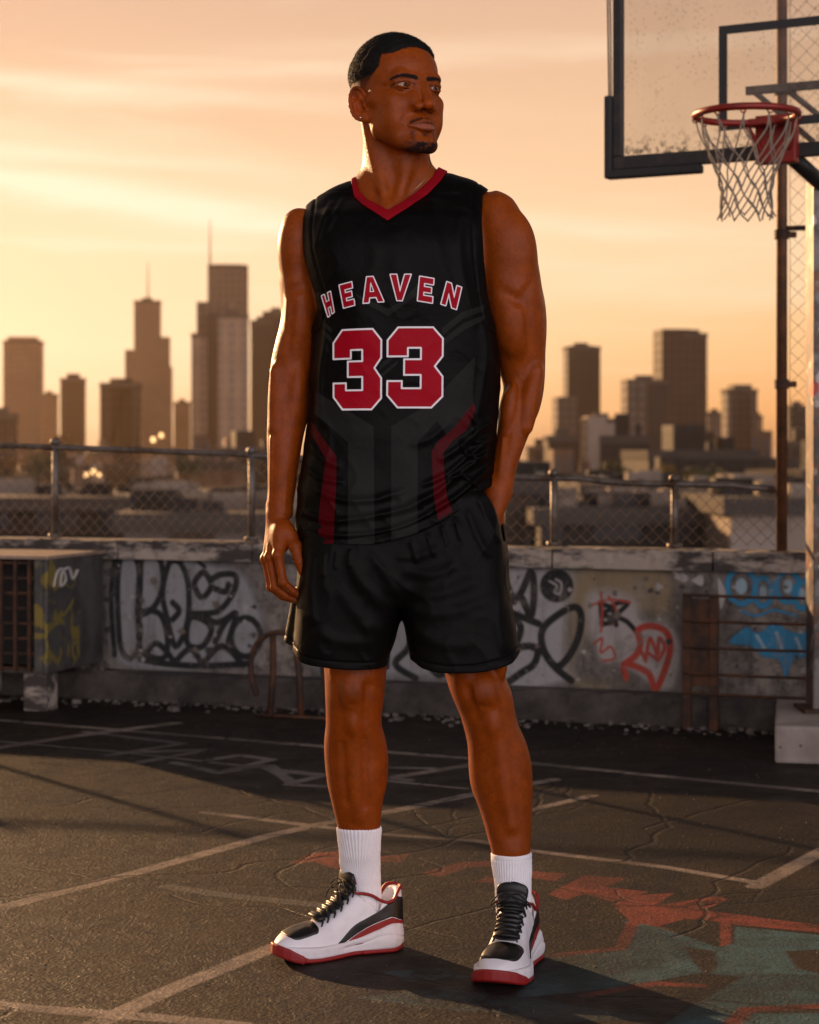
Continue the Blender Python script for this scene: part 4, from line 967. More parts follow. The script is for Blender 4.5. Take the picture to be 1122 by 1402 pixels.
    for i in range(len(TG)-1):
        (s0, z0), (s1, z1) = TG[i], TG[i+1]; w0, w1 = [.0235-.0030*(q/6) for q in (i, i+1)]
        for t in (0, .5):
            s_, z_, w_ = s0+(s1-s0)*t, z0+(z1-z0)*t, w0+(w1-w0)*t
            T.add(ellip((CX(np.array([s_]))[0], -s_, z_), (w_+.006, .0120, .0050), (-62 if s_ < .13 else -42, 0, 0)), .010)
    T.mesh('tongue', SHOEB, root)
    rd = MB(); prv = []
    for t in np.linspace(-1, 1, 15): prv.append((t*.0265, -.1195+.0015*t*t, .1725-.012*abs(t)**3))
    rd.tube([(-.0255, -.114, .148)]+prv+[(.0255, -.114, .148)], .0019, 8)
    # red roll round the collar
    for sg in (-1, 1):
        pts = []
        for s_ in np.linspace(-.0005, .120, 26):
            wx = max(.002, math.sqrt(max(0, 1-max(0, (.030-s_)/.0305)**2.2))*.0345)
            pts.append((sg*wx, -s_-.001, tab(COL_, np.array([s_]))[0]+.0005))
        rd.tube(pts, [.0034]*24+[.0028, .0020], 8)
    rd.build('collar_lining', SHOER, root, True)
    # laces
    lc = MB(); ey = [(.121, .1400), (.133, .1265), (.147, .1125), (.162, .1010), (.177, .0915), (.190, .0840)]
    def lp(x, s_, up=.006):
        z = tab(TG, np.array([s_]))[0]; return (x, -s_-.001, z+up-.0065*(abs(x)/.026)**2)
    for i in range(len(ey)-1):
        s0, s1 = ey[i][0], ey[i+1][0]; w0 = .0275-.0010*i
        for sg in (-1, 1):
            pts = [(sg*w0*1.02, -s0, ey[i][1]-.013)]+[lp(sg*w0*(1-2*t), s0+(s1-s0)*t, .0075+.0016*sg*(.5-abs(t-.5))) for t in np.linspace(.04, .96, 9)]+[(-sg*w0, -s1, ey[i+1][1]-.012)]
            lc.tube(pts, .0021, 6)
    s1 = ey[-1][0]; lc.tube([(-.0235, -s1, ey[-1][1]-.012)]+[lp(x, s1, .0065) for x in np.linspace(-.022, .022, 7)]+[(.0235, -s1, ey[-1][1]-.012)], .0016, 6)
    lc.tube([(-.0290, -.116, .128)]+[lp(x, .1195, .0100) for x in np.linspace(-.026, .026, 9)]+[(.0290, -.116, .128)], .0016, 6)
    for sg in (-1, 1):      # bow loops and ends
        lc.tube([tuple(p) for p in bez([(0, -.134, .153), (sg*.018, -.140, .155), (sg*.036, -.143, .142), (sg*.041, -.138, .130), (sg*.030, -.136, .138), (0, -.133, .151)], 5)], .0016, 6)
        lc.tube([tuple(p) for p in bez([(0, -.135, .150), (sg*.015, -.147, .144), (sg*.030, -.152, .130), (sg*.036, -.156, .115)], 5)], .0015, 6)
    lc.tube([(-.006, -.134, .152), (.006, -.136, .151)], .0034, 8)
    for i, (s0, z0) in enumerate(ey):
        for sg in (-1, 1): lc.tube([(sg*(.0275-.001*i), -s0+.001, z0-.007), (sg*(.0315-.001*i), -s0-.004, z0-.0175)], .0018, 6)
    lc.build('laces', SHOEL, root, True)
    return root
def sm(name, c, r, b=.15): m = Mat(name, c, r); m.bump(m.noise(500, 3, .6), b, .0006); return m
m = sm('white_shoe_leather', (.75, .73, .75), .42); m.col(m.mix(m.ramp(m.noise(45, 5, .65), [(.5, 0), (.85, .25)]), (.78, .76, .79), (.50, .46, .43))); SHOEW = m.m
m = sm('white_foam', (.64, .61, .62), .6); m.col(m.mix(m.ramp(m.noise(60, 5, .65), [(.52, 0), (.88, .35)]), (.76, .73, .75), (.42, .37, .33))); SHOEM = m.m
SHOER = sm('red_rubber', (.25, .006, .006), .55).m; SHOEB = sm('black_shoe_leather', (.0045, .0042, .0042), .42).m; SHOEL = sm('black_lace', (.008, .0075, .0075), .8, .4).m
sh1 = shoe_parts(man, 1, (-.022, .082, 0), -63.0); sh2 = shoe_parts(man, -1, (.234, .020, 0), -15.0)
sh1.scale = sh2.scale = (.965, .965, .965)
# ================================================================ ROOFTOP COURT
def G(px, py):
    d = CAMH*FP/(py-HZ); return ((px-CXP)*d/FP, d-CAMD)
gcv = Canvas(-2.6, 2.6, -1.0, 5.0, .006)
LINE = (.25, .205, .17); REDP = (.19, .042, .028); TEAL = (.042, .100, .112); DARK = (.012, .010, .009)
def gl(pts, w, col): gcv.stroke([G(*p) for p in pts], w, col+(1,))
for pl in ([(395, 1184), (425, 1168), (475, 1164), (522, 1171), (565, 1167), (548, 1181), (492, 1178), (462, 1191), (430, 1180)], [(575, 1196), (628, 1180), (672, 1178), (674, 1186), (640, 1188), (602, 1201)],
           [(648, 1207), (700, 1190), (778, 1196), (762, 1207), (724, 1202), (700, 1212)], [(750, 1224), (800, 1198), (862, 1202), (830, 1214), (890, 1221), (838, 1235), (800, 1224), (775, 1233)],
           [(838, 1238), (868, 1226), (925, 1222), (898, 1240), (985, 1226), (998, 1232), (966, 1246), (1180, 1274), (1180, 1282), (1002, 1266), (1002, 1294), (985, 1296), (985, 1262), (940, 1258), (905, 1268), (955, 1288), (930, 1290), (862, 1262)]):
    gcv.poly([G(*p) for p in pl], REDP)
gcv.poly([G(*p) for p in [(852, 1260), (905, 1270), (985, 1297), (1004, 1292), (1006, 1268), (1180, 1286), (1180, 1420), (880, 1420), (960, 1370), (1015, 1338), (960, 1332), (850, 1352), (700, 1368), (755, 1306), (852, 1298), (870, 1285)]], TEAL)
for pl in ([(935, 1296), (978, 1302), (984, 1322), (968, 1338), (950, 1318)], [(1075, 1302), (1160, 1298), (1160, 1342), (1092, 1326)], [(800, 1364), (905, 1344), (960, 1350), (880, 1372), (815, 1390)], [(1000, 1400), (1020, 1380), (1160, 1376), (1160, 1386), (1030, 1388)]):
    gcv.poly([G(*p) for p in pl], (.03, .020, .013))
gl([(800, 1363), (900, 1346), (962, 1350)], .03, REDP); gl([(1000, 1404), (1022, 1382), (1160, 1376)], .03, REDP); gl([(760, 1308), (850, 1298), (866, 1264)], .03, REDP)
for pl in ([(480, 1366), (600, 1352), (770, 1372), (640, 1386)], [(520, 1330), (600, 1325), (650, 1338), (560, 1344)], [(640, 1378), (760, 1372), (900, 1395), (720, 1402)]): gcv.poly([G(*p) for p in pl], (.03, .055, .060))
for pts, w in (([(-60, 1262), (0, 1243), (175, 1198), (365, 1145), (450, 1126), (545, 1109), (645, 1088), (760, 1067)], .050), ([(110, 1412), (230, 1356), (375, 1297), (470, 1258)], .052), ([(-40, 1371), (35, 1380), (200, 1392), (330, 1404)], .05),
               ([(-80, 980), (0, 986), (170, 1000), (445, 1022), (560, 1032), (730, 1045), (960, 1068), (1150, 1086)], .050), ([(-60, 1036), (0, 1023), (145, 1002), (240, 990)], .06), ([(280, 1112), (522, 1142), (660, 1152), (730, 1165), (910, 1187), (1040, 1209)], .038),
               ([(1130, 1163), (1035, 1214)], .052), ([(700, 1115), (812, 1089)], .04), ([(0, 1015), (150, 1028), (330, 1048), (480, 1064), (640, 1080)], .025), ([(540, 1064), (640, 1048), (700, 1030)], .05), ([(230, 1214), (330, 1228), (450, 1240)], .05)):
    gl(pts, w, LINE if w != .05 or pts[0][0] != 230 else (.09, .085, .075))
for pts in ([(118, 1002), (250, 1018), (150, 1034)], [(180, 1030), (288, 1026), (190, 1044)], [(240, 1044), (300, 1058), (372, 1040), (330, 1034), (288, 1040)], [(300, 1058), (360, 1048), (385, 1060)], [(370, 1048), (400, 1072), (440, 1062), (392, 1056)], [(395, 1074), (470, 1078), (520, 1064), (560, 1068)], [(480, 1046), (470, 1078)], [(500, 1050), (590, 1052)]):
    gl(pts, .045, (.18, .16, .145))
gcv2 = Canvas(-2.6, 2.6, -1.0, 5.0, .006)                    # seams and cracks
for pts, w in (([(-40, 1178), (120, 1200), (330, 1212), (560, 1218), (700, 1232)], .010), ([(560, 1274), (640, 1250), (720, 1232)], .007), ([(880, 1135), (980, 1108), (1080, 1082)], .014), ([(0, 1056), (250, 1074), (520, 1090)], .010), ([(500, 1330), (620, 1350), (700, 1402)], .006), ([(720, 1010), (900, 1030), (1000, 1050)], .012)):
    P = [G(*p) for p in pts]; Q = []
    for (a, b), (c, d) in zip(P, P[1:]):
        n = max(2, int(math.hypot(c-a, d-b)/.05))
        for i in range(n): Q.append((a+(c-a)*i/n+random.uniform(-.008, .008), b+(d-b)*i/n+random.uniform(-.008, .008)))
    gcv2.stroke(Q, w, DARK+(1,), soft=.006)
def crack(x, y, a, L, w, lvl=0):
    P = [(x, y)]; n = int(L/.045)
    for i in range(n):
        a += random.gauss(0, .30); x += .045*math.cos(a); y += .045*math.sin(a); P.append((x, y))
        if lvl < 2 and random.random() < .07: crack(x, y, a+random.choice((-1, 1))*random.uniform(.6, 1.3), L*.4, w*.65, lvl+1)
    if len(P) > 2: gcv2.stroke(P, w, DARK+(1,), soft=.006)
for x_, y_, a_, L_, w_ in ((-1.3, .5, .2, 2.2, .011), (-.5, 1.3, -.3, 1.8, .010), (.5, .9, .5, 1.5, .012), (-.9, -.35, .1, 1.4, .009), (.35, -.30, -.2, 1.3, .009), (-1.6, 2.2, 0, 2.6, .014), (.3, 2.4, -.4, 1.8, .014), (.55, .15, 1.2, 1.1, .008), (-.55, .55, -1.0, .9, .008), (-1.0, 1.7, .7, 1.2, .012)): crack(x_, y_, a_, L_, w_)
for i in range(46):      # oil stains, tar spots and scuffs
    d_ = rng.uniform(3.4, 7.6); sx_, sy_ = rng.uniform(-.21, .21)*d_, d_-4; r_ = rng.uniform(.02, .13); k_ = 9
    gcv2.poly([(sx_+r_*rng.uniform(.5, 1.3)*math.cos(6.28*j/k_)*1.5, sy_+r_*rng.uniform(.5, 1.3)*math.sin(6.28*j/k_)) for j in range(k_)], DARK+(rng.uniform(.18, .5),), soft=.03)
GI, GI2 = gcv.image('court_paint'), gcv2.image('court_cracks')
m = Mat('court_asphalt', (.05, .04, .03), .6)
nb = m.noise(1.1, 6, .62, .4); n2 = m.noise(9, 6, .7); n3 = m.noise(75, 4, .7)
base = m.mix(m.ramp(nb, [(.32, 0), (.68, 1)]), (.013, .0098, .0072), (.035, .0225, .0128))
base = m.mix(m.ramp(n2, [(.42, 0), (.66, .85)]), base, (.0065, .0058, .0052))
base = m.mix(m.ramp(m.voro(150), [(.05, .40), (.16, 0)]), base, (.07, .048, .032))
t = tex(m, gcv, GI, m.tc(), 'X', 'Y'); wear = m.ramp(m.math('ADD', m.noise(13, 8, .75, 1.2), m.math('MULTIPLY', m.noise(70, 4, .7), .35)), [(.60, 1), (.84, .40)])
pf = m.math('MULTIPLY', t.outputs['Alpha'], wear); c = m.mix(pf, base, t.outputs['Color'])
t2 = tex(m, gcv2, GI2, m.tc(), 'X', 'Y'); c = m.mix(m.math('MULTIPLY', t2.outputs['Alpha'], .85), c, (.008, .007, .006)); m.col(c)
m.rough(m.ramp(m.noise(4, 6, .7), [(.35, .48), (.7, .80)])); m.set('Specular IOR Level', .16)
cvn = m.n('ShaderNodeTexVoronoi', feature='DISTANCE_TO_EDGE'); wv = m.n('ShaderNodeMapping'); dv = m.n('ShaderNodeVectorMath', operation='ADD'); m.l(m.tc(), dv.inputs[0]); nv = m.noise(3.0, 5, .7, out='Color'); sc_ = m.n('ShaderNodeVectorMath', operation='SCALE'); m.l(nv, sc_.inputs[0]); sc_.inputs['Scale'].default_value = .35; m.l(sc_.outputs[0], dv.inputs[1]); m.l(dv.outputs[0], cvn.inputs['Vector']); cvn.inputs['Scale'].default_value = 1.1
crk = m.math('MULTIPLY', m.ramp(cvn.outputs['Distance'], [(.0, 1), (.018, 0)]), m.ramp(m.noise(1.7, 3), [(.42, 0), (.50, 1)])); c = m.mix(m.math('MULTIPLY', crk, .8), c, (.006, .005, .0045)); patch = m.ramp(m.noise(.9, 4, .55, 1.5, loc=(5, 3, 0)), [(.50, 0), (.55, .5)]); c = m.mix(patch, c, (.008, .0078, .0075)); m.col(c)
b1 = m.bump(m.noise(2.2, 3, .5), .5, .012); b2 = m.bump(m.noise(24, 6, .72, 3.5), .6, .0055, b1); b3 = m.bump(m.voro(120), .5, .0022, b2)
m.bump(m.math('SUBTRACT', 1.0, t2.outputs['Alpha']), .6, .004, b3); COURT = m.m
floor = obj('court_floor', [(-16, -9, 0), (16, -9, 0), (16, 9.0, 0), (-16, 9.0, 0)], [(0, 1, 2, 3)], COURT); tag(floor, kind='structure')
# loose chips and gravel scattered over the court
gr = MB()
for i in range(1500):
    d = rng.uniform(3.35, 7.5); x = rng.uniform(-.23, .23)*d; y = d-4; r = rng.uniform(.0008, .0028)*(1+.3*(d > 5)); a = rng.uniform(0, 6.28)
    vs = [Vector((x+r*math.cos(a+k*2.09)*rng.uniform(.7, 1.4), y+r*math.sin(a+k*2.09)*rng.uniform(.7, 1.4), .0)) for k in range(3)]+[Vector((x, y, r*rng.uniform(.6, 1.3)))]
    gr.add(vs, [(0, 1, 3), (1, 2, 3), (2, 0, 3)])
m = Mat('grit', (.06, .045, .035), .8); tag(gr.build('grit', m.m), 'fine pale grit scattered over the court', 'grit', kind='stuff')

# ================================================================ PARAPET WALL
WA = (-1.76, 4.47); WU = (.9397, -.3420); WRZ = math.degrees(math.atan2(WU[1], WU[0]))
def WT(px, py, off=0.0):
    """picture point -> (distance along the wall, height); off = metres in front of the wall face"""
    nx, ny = WU[1], -WU[0]; ax_, ay_ = WA[0]+nx*off, WA[1]+ny*off; k = (px-CXP)/FP
    t = (k*(CAMD+ay_)-ax_)/(WU[0]-k*WU[1]); d = CAMD+ay_+WU[1]*t; return t, CAMH+(HZ-py)*d/FP
wall = empty('parapet_wall', (WA[0], WA[1], 0), math.radians(WRZ)); tag(wall, 'low concrete parapet wall covered in graffiti along the roof edge', 'wall')
wcv = Canvas(-.4, 3.8, 0, .66, .0032)
def Wp(pts, s=None, o=(0, 0)): return [WT(*(p if s is None else (p[0]/s+o[0], p[1]/s+o[1]))) for p in pts]
BLK, SIL, WHI = (.006, .006, .006), (.21, .21, .215), (.30, .29, .28)
sL, oL = 2.493, (0, 720); sR, oR = 2.597, (690, 720)
ov0 = lambda cx, cy, rx, ry, n=12: [(cx+rx*math.cos(6.2832*i/n), cy+ry*math.sin(6.2832*i/n)) for i in range(n+1)]
def WS(pts, w, col, s, o, closed=False, smooth=True, soft=.006): wcv.stroke(np.array(Wp(bez(pts, 6) if smooth else pts, s, o)), w, col+(1,), closed, soft)
def WF(pts, col, s, o, smooth=True, soft=.008): wcv.poly(np.array(Wp(bez(pts+[pts[0]], 6) if smooth else pts, s, o)), col, soft=soft)
WF([(395, 90), (540, 85), (640, 110), (820, 150), (880, 260), (900, 330), (890, 440), (800, 480), (400, 470)], SIL, sL, oL, soft=.05)
WF([(1060, 160), (1400, 150), (1720, 170), (1720, 500), (1300, 520), (1060, 480)], SIL, sL, oL, soft=.06)
for q in ([(1100, 200), (1150, 300), (1120, 440)], ov0(1230, 300, 50, 90), [(1320, 480), (1330, 330), (1380, 250), (1400, 400), (1350, 470), (1420, 520)], [(1440, 420), (1480, 300), (1540, 440), (1500, 510), (1440, 420)], ov0(1600, 280, 60, 80), [(1560, 470), (1640, 400), (1700, 480)]): WS(q, .028, BLK, sL, oL)
ov = lambda cx, cy, rx, ry, n=12, a0=0: [(cx+rx*math.cos(a0+6.2832*i/n), cy+ry*math.sin(a0+6.2832*i/n)) for i in range(n+1)]
for q in ([(412, 112), (402, 200), (405, 330), (415, 420), (442, 452), (470, 425), (480, 350), (470, 300), (475, 150), (452, 98), (428, 95), (412, 112)], [(486, 112), (480, 200), (480, 298), (530, 272), (556, 200), (550, 125), (520, 95), (486, 112)],
          [(480, 300), (476, 400), (500, 440), (560, 450), (572, 380), (545, 300), (480, 300)], [(572, 145), (556, 230), (570, 310), (600, 412), (640, 330), (644, 210), (622, 135), (592, 118), (572, 145)], [(590, 262), (612, 290), (590, 320)],
          [(684, 165), (664, 200), (690, 245), (722, 205), (702, 162), (684, 165)], [(726, 180), (760, 165), (806, 172), (796, 230), (742, 292), (650, 300)], [(735, 215), (770, 225), (780, 200)], [(652, 312), (640, 400), (690, 412), (722, 345), (652, 312)],
          [(735, 395), (770, 330), (806, 300), (780, 395)], [(690, 300), (740, 330), (800, 300)], ov(840, 380, 50, 66), [(500, 432), (540, 402), (600, 470)], [(600, 462), (650, 420), (690, 470)], [(700, 462), (760, 410), (830, 474)], [(480, 455), (560, 470), (700, 478), (850, 470)]):
    WS(q, .027, BLK, sL, oL)
WS([(395, 100), (380, 250), (392, 440)], .026, BLK, sL, oL); WS([(408, 80), (520, 78), (640, 100), (700, 140)], .018, BLK, sL, oL)
WF([(-40, 140), (100, 140), (240, 150), (290, 250), (300, 340), (250, 480), (240, 555), (-40, 565)], (.27, .265, .26), sR, oR, soft=.05)
WF([(255, 155), (420, 120), (590, 160), (600, 300), (560, 330), (460, 310), (300, 400), (250, 530), (450, 560), (240, 560)], (.19, .145, .085), sR, oR, soft=.06)
WF([(300, 250), (450, 250), (500, 330), (590, 340), (640, 430), (620, 560), (560, 590), (420, 500), (330, 470)], (.29, .265, .245), sR, oR, soft=.045)
for q in ([(0, 170), (30, 250), (60, 240), (96, 165), (108, 230), (96, 320), (60, 250), (35, 270)], [(30, 310), (80, 330), (124, 348)], [(215, 302), (262, 292), (276, 340), (252, 430), (192, 500), (142, 440), (140, 365), (215, 302)], [(10, 480), (60, 432), (118, 436), (108, 490), (60, 524), (10, 560)],
          [(130, 430), (180, 500), (240, 550)], [(-30, 380), (10, 330), (60, 360), (30, 440), (-30, 470)], [(-60, 160), (-20, 150), (0, 200), (-20, 260)]):
    WS(q, .029, BLK, sR, oR)
WF(ov(188, 213, 60, 60)[:-1], BLK, sR, oR); WS([(170, 200), (190, 215), (180, 235), (200, 240), (205, 205), (185, 190)], .007, WHI, sR, oR)
for q in ([(345, 275), (350, 350)], [(345, 278), (385, 292), (355, 312), (392, 338), (350, 350)], [(400, 352), (392, 282), (440, 276), (404, 318), (440, 342), (476, 382)]): WS(q, .020, BLK, sR, oR)
RG = (.30, .035, .018)
for q in ([(312, 282), (380, 262), (450, 272)], [(346, 236), (350, 300), (346, 375)], [(372, 250), (400, 300), (386, 350)], [(320, 420), (350, 400), (345, 450), (380, 430), (395, 470), (350, 480)]): WS(q, .009, RG, sR, oR)
WS([(430, 490), (468, 462), (486, 420), (478, 372), (520, 356), (572, 372), (592, 420), (580, 490), (540, 580), (512, 522), (430, 490), (436, 540)], .026, RG, sR, oR)
for q in ([(505, 480), (520, 400), (545, 470), (512, 450)], [(548, 478), (552, 400), (572, 430), (556, 470)], [(486, 440), (500, 470)]): WS(q, .015, RG, sR, oR)
BL = (.025, .19, .34); BL2 = (.25, .35, .40)
for c_ in ((845, 215, 50, 62), (922, 235, 30, 50), (1010, 215, 40, 55), (1062, 245, 28, 48)): WS(ov(*c_), .024, BL, sR, oR); WF(ov(c_[0], c_[1], c_[2]*.45, c_[3]*.5)[:-1], BL2, sR, oR)
WF([(800, 415), (860, 360), (905, 380), (960, 345), (1040, 380), (1120, 360), (1180, 420), (1060, 470), (1030, 480), (1000, 545), (980, 480), (920, 465), (880, 430)], BL, sR, oR)
for q in ([(900, 390), (930, 440)], [(970, 380), (990, 440)], [(1040, 400), (1060, 450)], [(840, 300), (900, 320), (960, 300), (1040, 320)]): WS(q, .012, BL2 if q[0][1] > 350 else BL, sR, oR)
for q in ([(595, 150), (640, 200), (705, 170), (700, 215)], [(760, 180), (790, 240), (770, 300)]): WF(q, (.34, .32, .30), sR, oR)
for i in range(260):     # chipped paint
    u = rng.uniform(-.3, 3.6); v = rng.uniform(.1, .55); r = abs(rng.normal(0, .008))+.002; n = rng.integers(4, 7)
    wcv.poly([(u+r*math.cos(6.28*k/n)*rng.uniform(.5, 1.6), v+r*math.sin(6.28*k/n)*rng.uniform(.5, 1.3)) for k in range(n)], [(.03, .028, .026), (.30, .28, .26), (.11, .09, .07)][rng.integers(0, 3)], soft=.005)
WIM = wcv.image('graffiti')
m = Mat('painted_concrete', (.2, .18, .16), .85)
n1 = m.noise(2.5, 7, .65); n2 = m.noise(16, 7, .72); base = m.mix(m.ramp(n1, [(.35, 0), (.65, 1)]), (.10, .088, .075), (.23, .20, .168)); base = m.mix(m.ramp(n2, [(.46, 0), (.62, .9)]), base, (.050, .042, .036))
t = tex(m, wcv, WIM, m.tc(), 'X', 'Z'); q = m.n('ShaderNodeSeparateXYZ'); m.l(m.tc('Normal'), q.inputs[0]); fr = m.math('MULTIPLY', m.math('LESS_THAN', q.outputs['Y'], -.5), t.outputs['Alpha'])
wr_ = m.ramp(m.math('ADD', m.noise(7, 8, .75, .8), m.math('MULTIPLY', m.noise(40, 5, .7), .3)), [(.68, 1), (.82, .35)])
c = m.mix(m.math('MULTIPLY', fr, wr_), base, t.outputs['Color']); st = m.ramp(m.noise(3, 5, .6, sc=(6, 6, .8)), [(.5, 0), (.75, .55)]); c = m.mix(st, c, (.035, .028, .022)); sp_ = m.ramp(m.math('MULTIPLY', m.voro(46), m.math('ADD', m.noise(8, 4), .4)), [(.035, .9), (.075, 0)]); c = m.mix(sp_, c, (.020, .017, .015)); ch_ = m.ramp(m.noise(22, 7, .8, 1.5), [(.60, 0), (.66, .75)]); c = m.mix(ch_, c, (.30, .265, .23)); m.col(c)
m.bump(m.noise(30, 6, .7), .5, .006, m.bump(m.noise(6, 5, .6), .5, .02)); WALLM = m.m
m = Mat('coping_concrete', (.2, .17, .14), .8); n1 = m.noise(4, 6, .7, sc=(1, 3, 3)); m.col(m.mix(m.ramp(n1, [(.45, 0), (.56, 1)]), (.035, .028, .024), (.30, .25, .205))); m.bump(m.noise(18, 6, .7), .6, .012); COPM = m.m
m = Mat('dark_stained_concrete', (.05, .04, .035), .85); m.col(m.mix(m.ramp(m.noise(5, 7, .7), [(.4, 0), (.7, 1)]), (.022, .018, .015), (.085, .07, .058))); m.bump(m.noise(14, 6, .7), .7, .015); PLIM = m.m
def rough_strip(name, x0, x1, y0, y1, z0, z1, mat, parent, n, amp):
    """long block with worn, uneven top and front edges"""
    mb = MB(); xs = [x0+(x1-x0)*i/n for i in range(n+1)]; V = []; Fc_ = []
    sec = [(y0, z0), (y0, z0+(z1-z0)*.5), (y0, z1-amp*1.2), (y0+amp*1.2, z1), ((y0+y1)/2, z1), (y1, z1), (y1, z0)]
    for i, x in enumerate(xs):
        for j, (y, z) in enumerate(sec):
            a = amp if 0 < j < 5 else 0
            V.append((x+(rng.uniform(-.2, .2)*(x1-x0)/n if 0 < i < n else 0), y+rng.uniform(-a, a)*(.6 if j < 3 else .3), z+rng.uniform(-a, a)*(.7 if j > 1 else 0)))
    k = len(sec)
    for i in range(n):
        for j in range(k): Fc_.append((i*k+j, (i+1)*k+j, (i+1)*k+(j+1) % k, i*k+(j+1) % k))
    Fc_ += [tuple(range(k)), tuple(reversed(range(n*k, n*k+k)))]
    o = obj(name, V, Fc_, mat, parent); o.data.validate(); return o
rough_strip('wall_panel', -8.0, 7.0, 0, .16, .0, .575, WALLM, wall, 260, .002)
x0 = -8.0
while x0 < 7.0:
    L_ = random.uniform(.55, .8); rough_strip('coping', x0, min(x0+L_-.008, 7), -.035, .20, .577, .652+random.uniform(-.004, .004), COPM, wall, 26, .006); x0 += L_
rough_strip('plinth', -8.0, 7.0, -.13, -.002, .0, .115, PLIM, wall, 240, .010)
# rubble along the foot of the wall
rb = MB()
for i in range(420):
    t_ = rng.uniform(-1.5, 4.5); off = -.14-abs(rng.normal(0, .10)); r = rng.uniform(.003, .009)*(2.0 if rng.random() < .06 else 1); x = WA[0]+WU[0]*t_-WU[1]*off*-1*-1; y = WA[1]+WU[1]*t_+WU[0]*off
    M = Matrix.Translation((x, y, r*.5)) @ Matrix.Rotation(rng.uniform(0, 6.28), 4, 'Z') @ Matrix.Rotation(rng.uniform(-.4, .4), 4, 'X')
    sx, sy, sz = rng.uniform(.6, 1.5, 3)*r; rb.box(-sx, sx, -sy, sy, -sz*.6, sz*.6, M)
m = Mat('rubble', (.12, .10, .085), .9); m.col(m.mix(m.ramp(m.noise(8, 2), [(.4, 0), (.6, 1)]), (.03, .025, .022), (.15, .13, .11))); tag(rb.build('rubble', m.m), 'small concrete chips and litter along the foot of the wall', 'rubble', kind='stuff')
# ================================================================ RUSTY METAL, FENCES
def rust(name, a, b, rough=.75, metal=.3):
    m = Mat(name, a, rough, metal); m.col(m.mix(m.ramp(m.noise(14, 7, .7), [(.42, 0), (.62, 1)]), a, b)); m.bump(m.noise(60, 5, .7), .5, .003); return m.m
RUST = rust('rusty_steel', (.030, .017, .011), (.095, .036, .014)); GALV = rust('weathered_galvanised', (.16, .14, .12), (.075, .045, .028), .55, .6); RUSTP = rust('brown_post', (.075, .034, .016), (.15, .060, .022), .6, .3)
def wallpt(t, off, z): return (WA[0]+WU[0]*t+WU[1]*off, WA[1]+WU[1]*t-WU[0]*off, z)    # off metres in front of the wall face
def fence(name, t0, t1, h0, h1, posts, label, zb=.66):
    root = empty(name, wallpt(t0, -.10, 0)); o_ = Vector(root.location); tag(root, label, 'fence', 'chain link fences along the parapet')
    H = lambda t: h0+(h1-h0)*(t-t0)/(t1-t0); q = lambda t, z: Vector(wallpt(t, -.10, z))-o_
    r = MB(); r.tube([q(t0+(t1-t0)*i/8, H(t0+(t1-t0)*i/8)+.006*math.sin(i*2.1)) for i in range(9)], .0125, 8); r.build('top_rail', GALV, root, True)
    for p in posts:
        b = MB(); b.tube([q(p, zb-.005), q(p, H(p)+.015)], .0145, 10)
        b.tube([q(p, H(p)+.012), q(p, H(p)+.030), q(p, H(p)+.040)], [.023, .021, .004], 10); b.tube([q(p, zb-.004), q(p, zb+.012)], .030, 10); b.build('fence_post', GALV, root, True)
    w = MB(); c_ = .052; n = int((t1-t0)/c_); hm = min(h0, h1)
    for i in range(n+1):
        for sg in (1, -1):
            pts = []; z = zb+.01; t = t0+i*c_; k = 0
            while z < max(h0, h1)+.04:
                tt = t+(c_/2 if (k % 2) else 0)*sg; 
                if not (t0 <= tt <= t1): break
                if z > H(tt): z = H(tt); pts.append(q(tt, z)+Vector((0, .002*sg, 0))); break
                pts.append(q(tt, z)+Vector((0, .002*sg, 0))); z += c_/2; k += 1
            if len(pts) > 1: w.tube(pts, .0020, 3, cap=False)
    w.build('chain_link', WIRE, root); return root
WIRE = Mat('wire', (.12, .072, .042), .75, 0).m
tl = WT(345, 640, -.1)[0]
fence('chain_link_fence', -3.6, tl+.55, 1.20, .985, [-3.4, -2.6, -1.8, -1.0, WT(76, 640, -.1)[0], tl], 'taller chain link fence on the wall left of the man')
fence('chain_link_fence', tl+.60, WT(1064, 660)[0], .945, .885, [WT(p, 660, -.1)[0] for p in (610, 759, 924)], 'low chain link fence on the wall right of the man')
tp = WT(1067, 640)[0]; pr = empty('fence_post', wallpt(tp, -.06, .64)); tag(pr, 'tall brown steel post rising from the wall behind the hoop', 'post')
b = MB(); b.tube([(0, 0, 0), (0, 0, 2.7)], .021, 12); b.build('post_shaft', RUSTP, pr, True)
for z in (.62, 1.18, 1.72): b = MB(); b.tube([(0, 0, z), (0, 0, z+.035)], .028, 12); b.box(.02, .055, -.006, .006, z+.006, z+.028); b.build('clamp', RUST, pr)
root = empty('tall_chain_link_panel', wallpt(tp+.03, -.06, 0)); tag(root, 'tall chain link panel stretched beyond the brown post', 'fence'); o_ = Vector(root.location)
w = MB(); c_ = .062
for i in range(26):
    for sg in (1, -1):
        pts = []; k = 0; z = .72
        while z < 2.75:
            tt = tp+.03+i*c_+(c_/2 if k % 2 else 0)*sg
            pts.append(Vector(wallpt(max(tt, tp+.03), -.06, z))-o_+Vector((0, .002*sg, 0))); z += c_/2; k += 1
        w.tube(pts, .0014, 3, cap=False)
w.build('chain_link', WIRE, root)
b = MB(); b.tube([Vector(wallpt(tp+.02, -.06, 1.86))-o_, Vector(wallpt(tp+1.7, -.06, 1.84))-o_], .010, 8); b.build('brace_rail', RUST, root)
b = MB(); b.tube([Vector(wallpt(tp+1.65, -.06, .64))-o_, Vector(wallpt(tp+1.65, -.06, 2.8))-o_], .02, 10); b.build('fence_post', RUST, root)
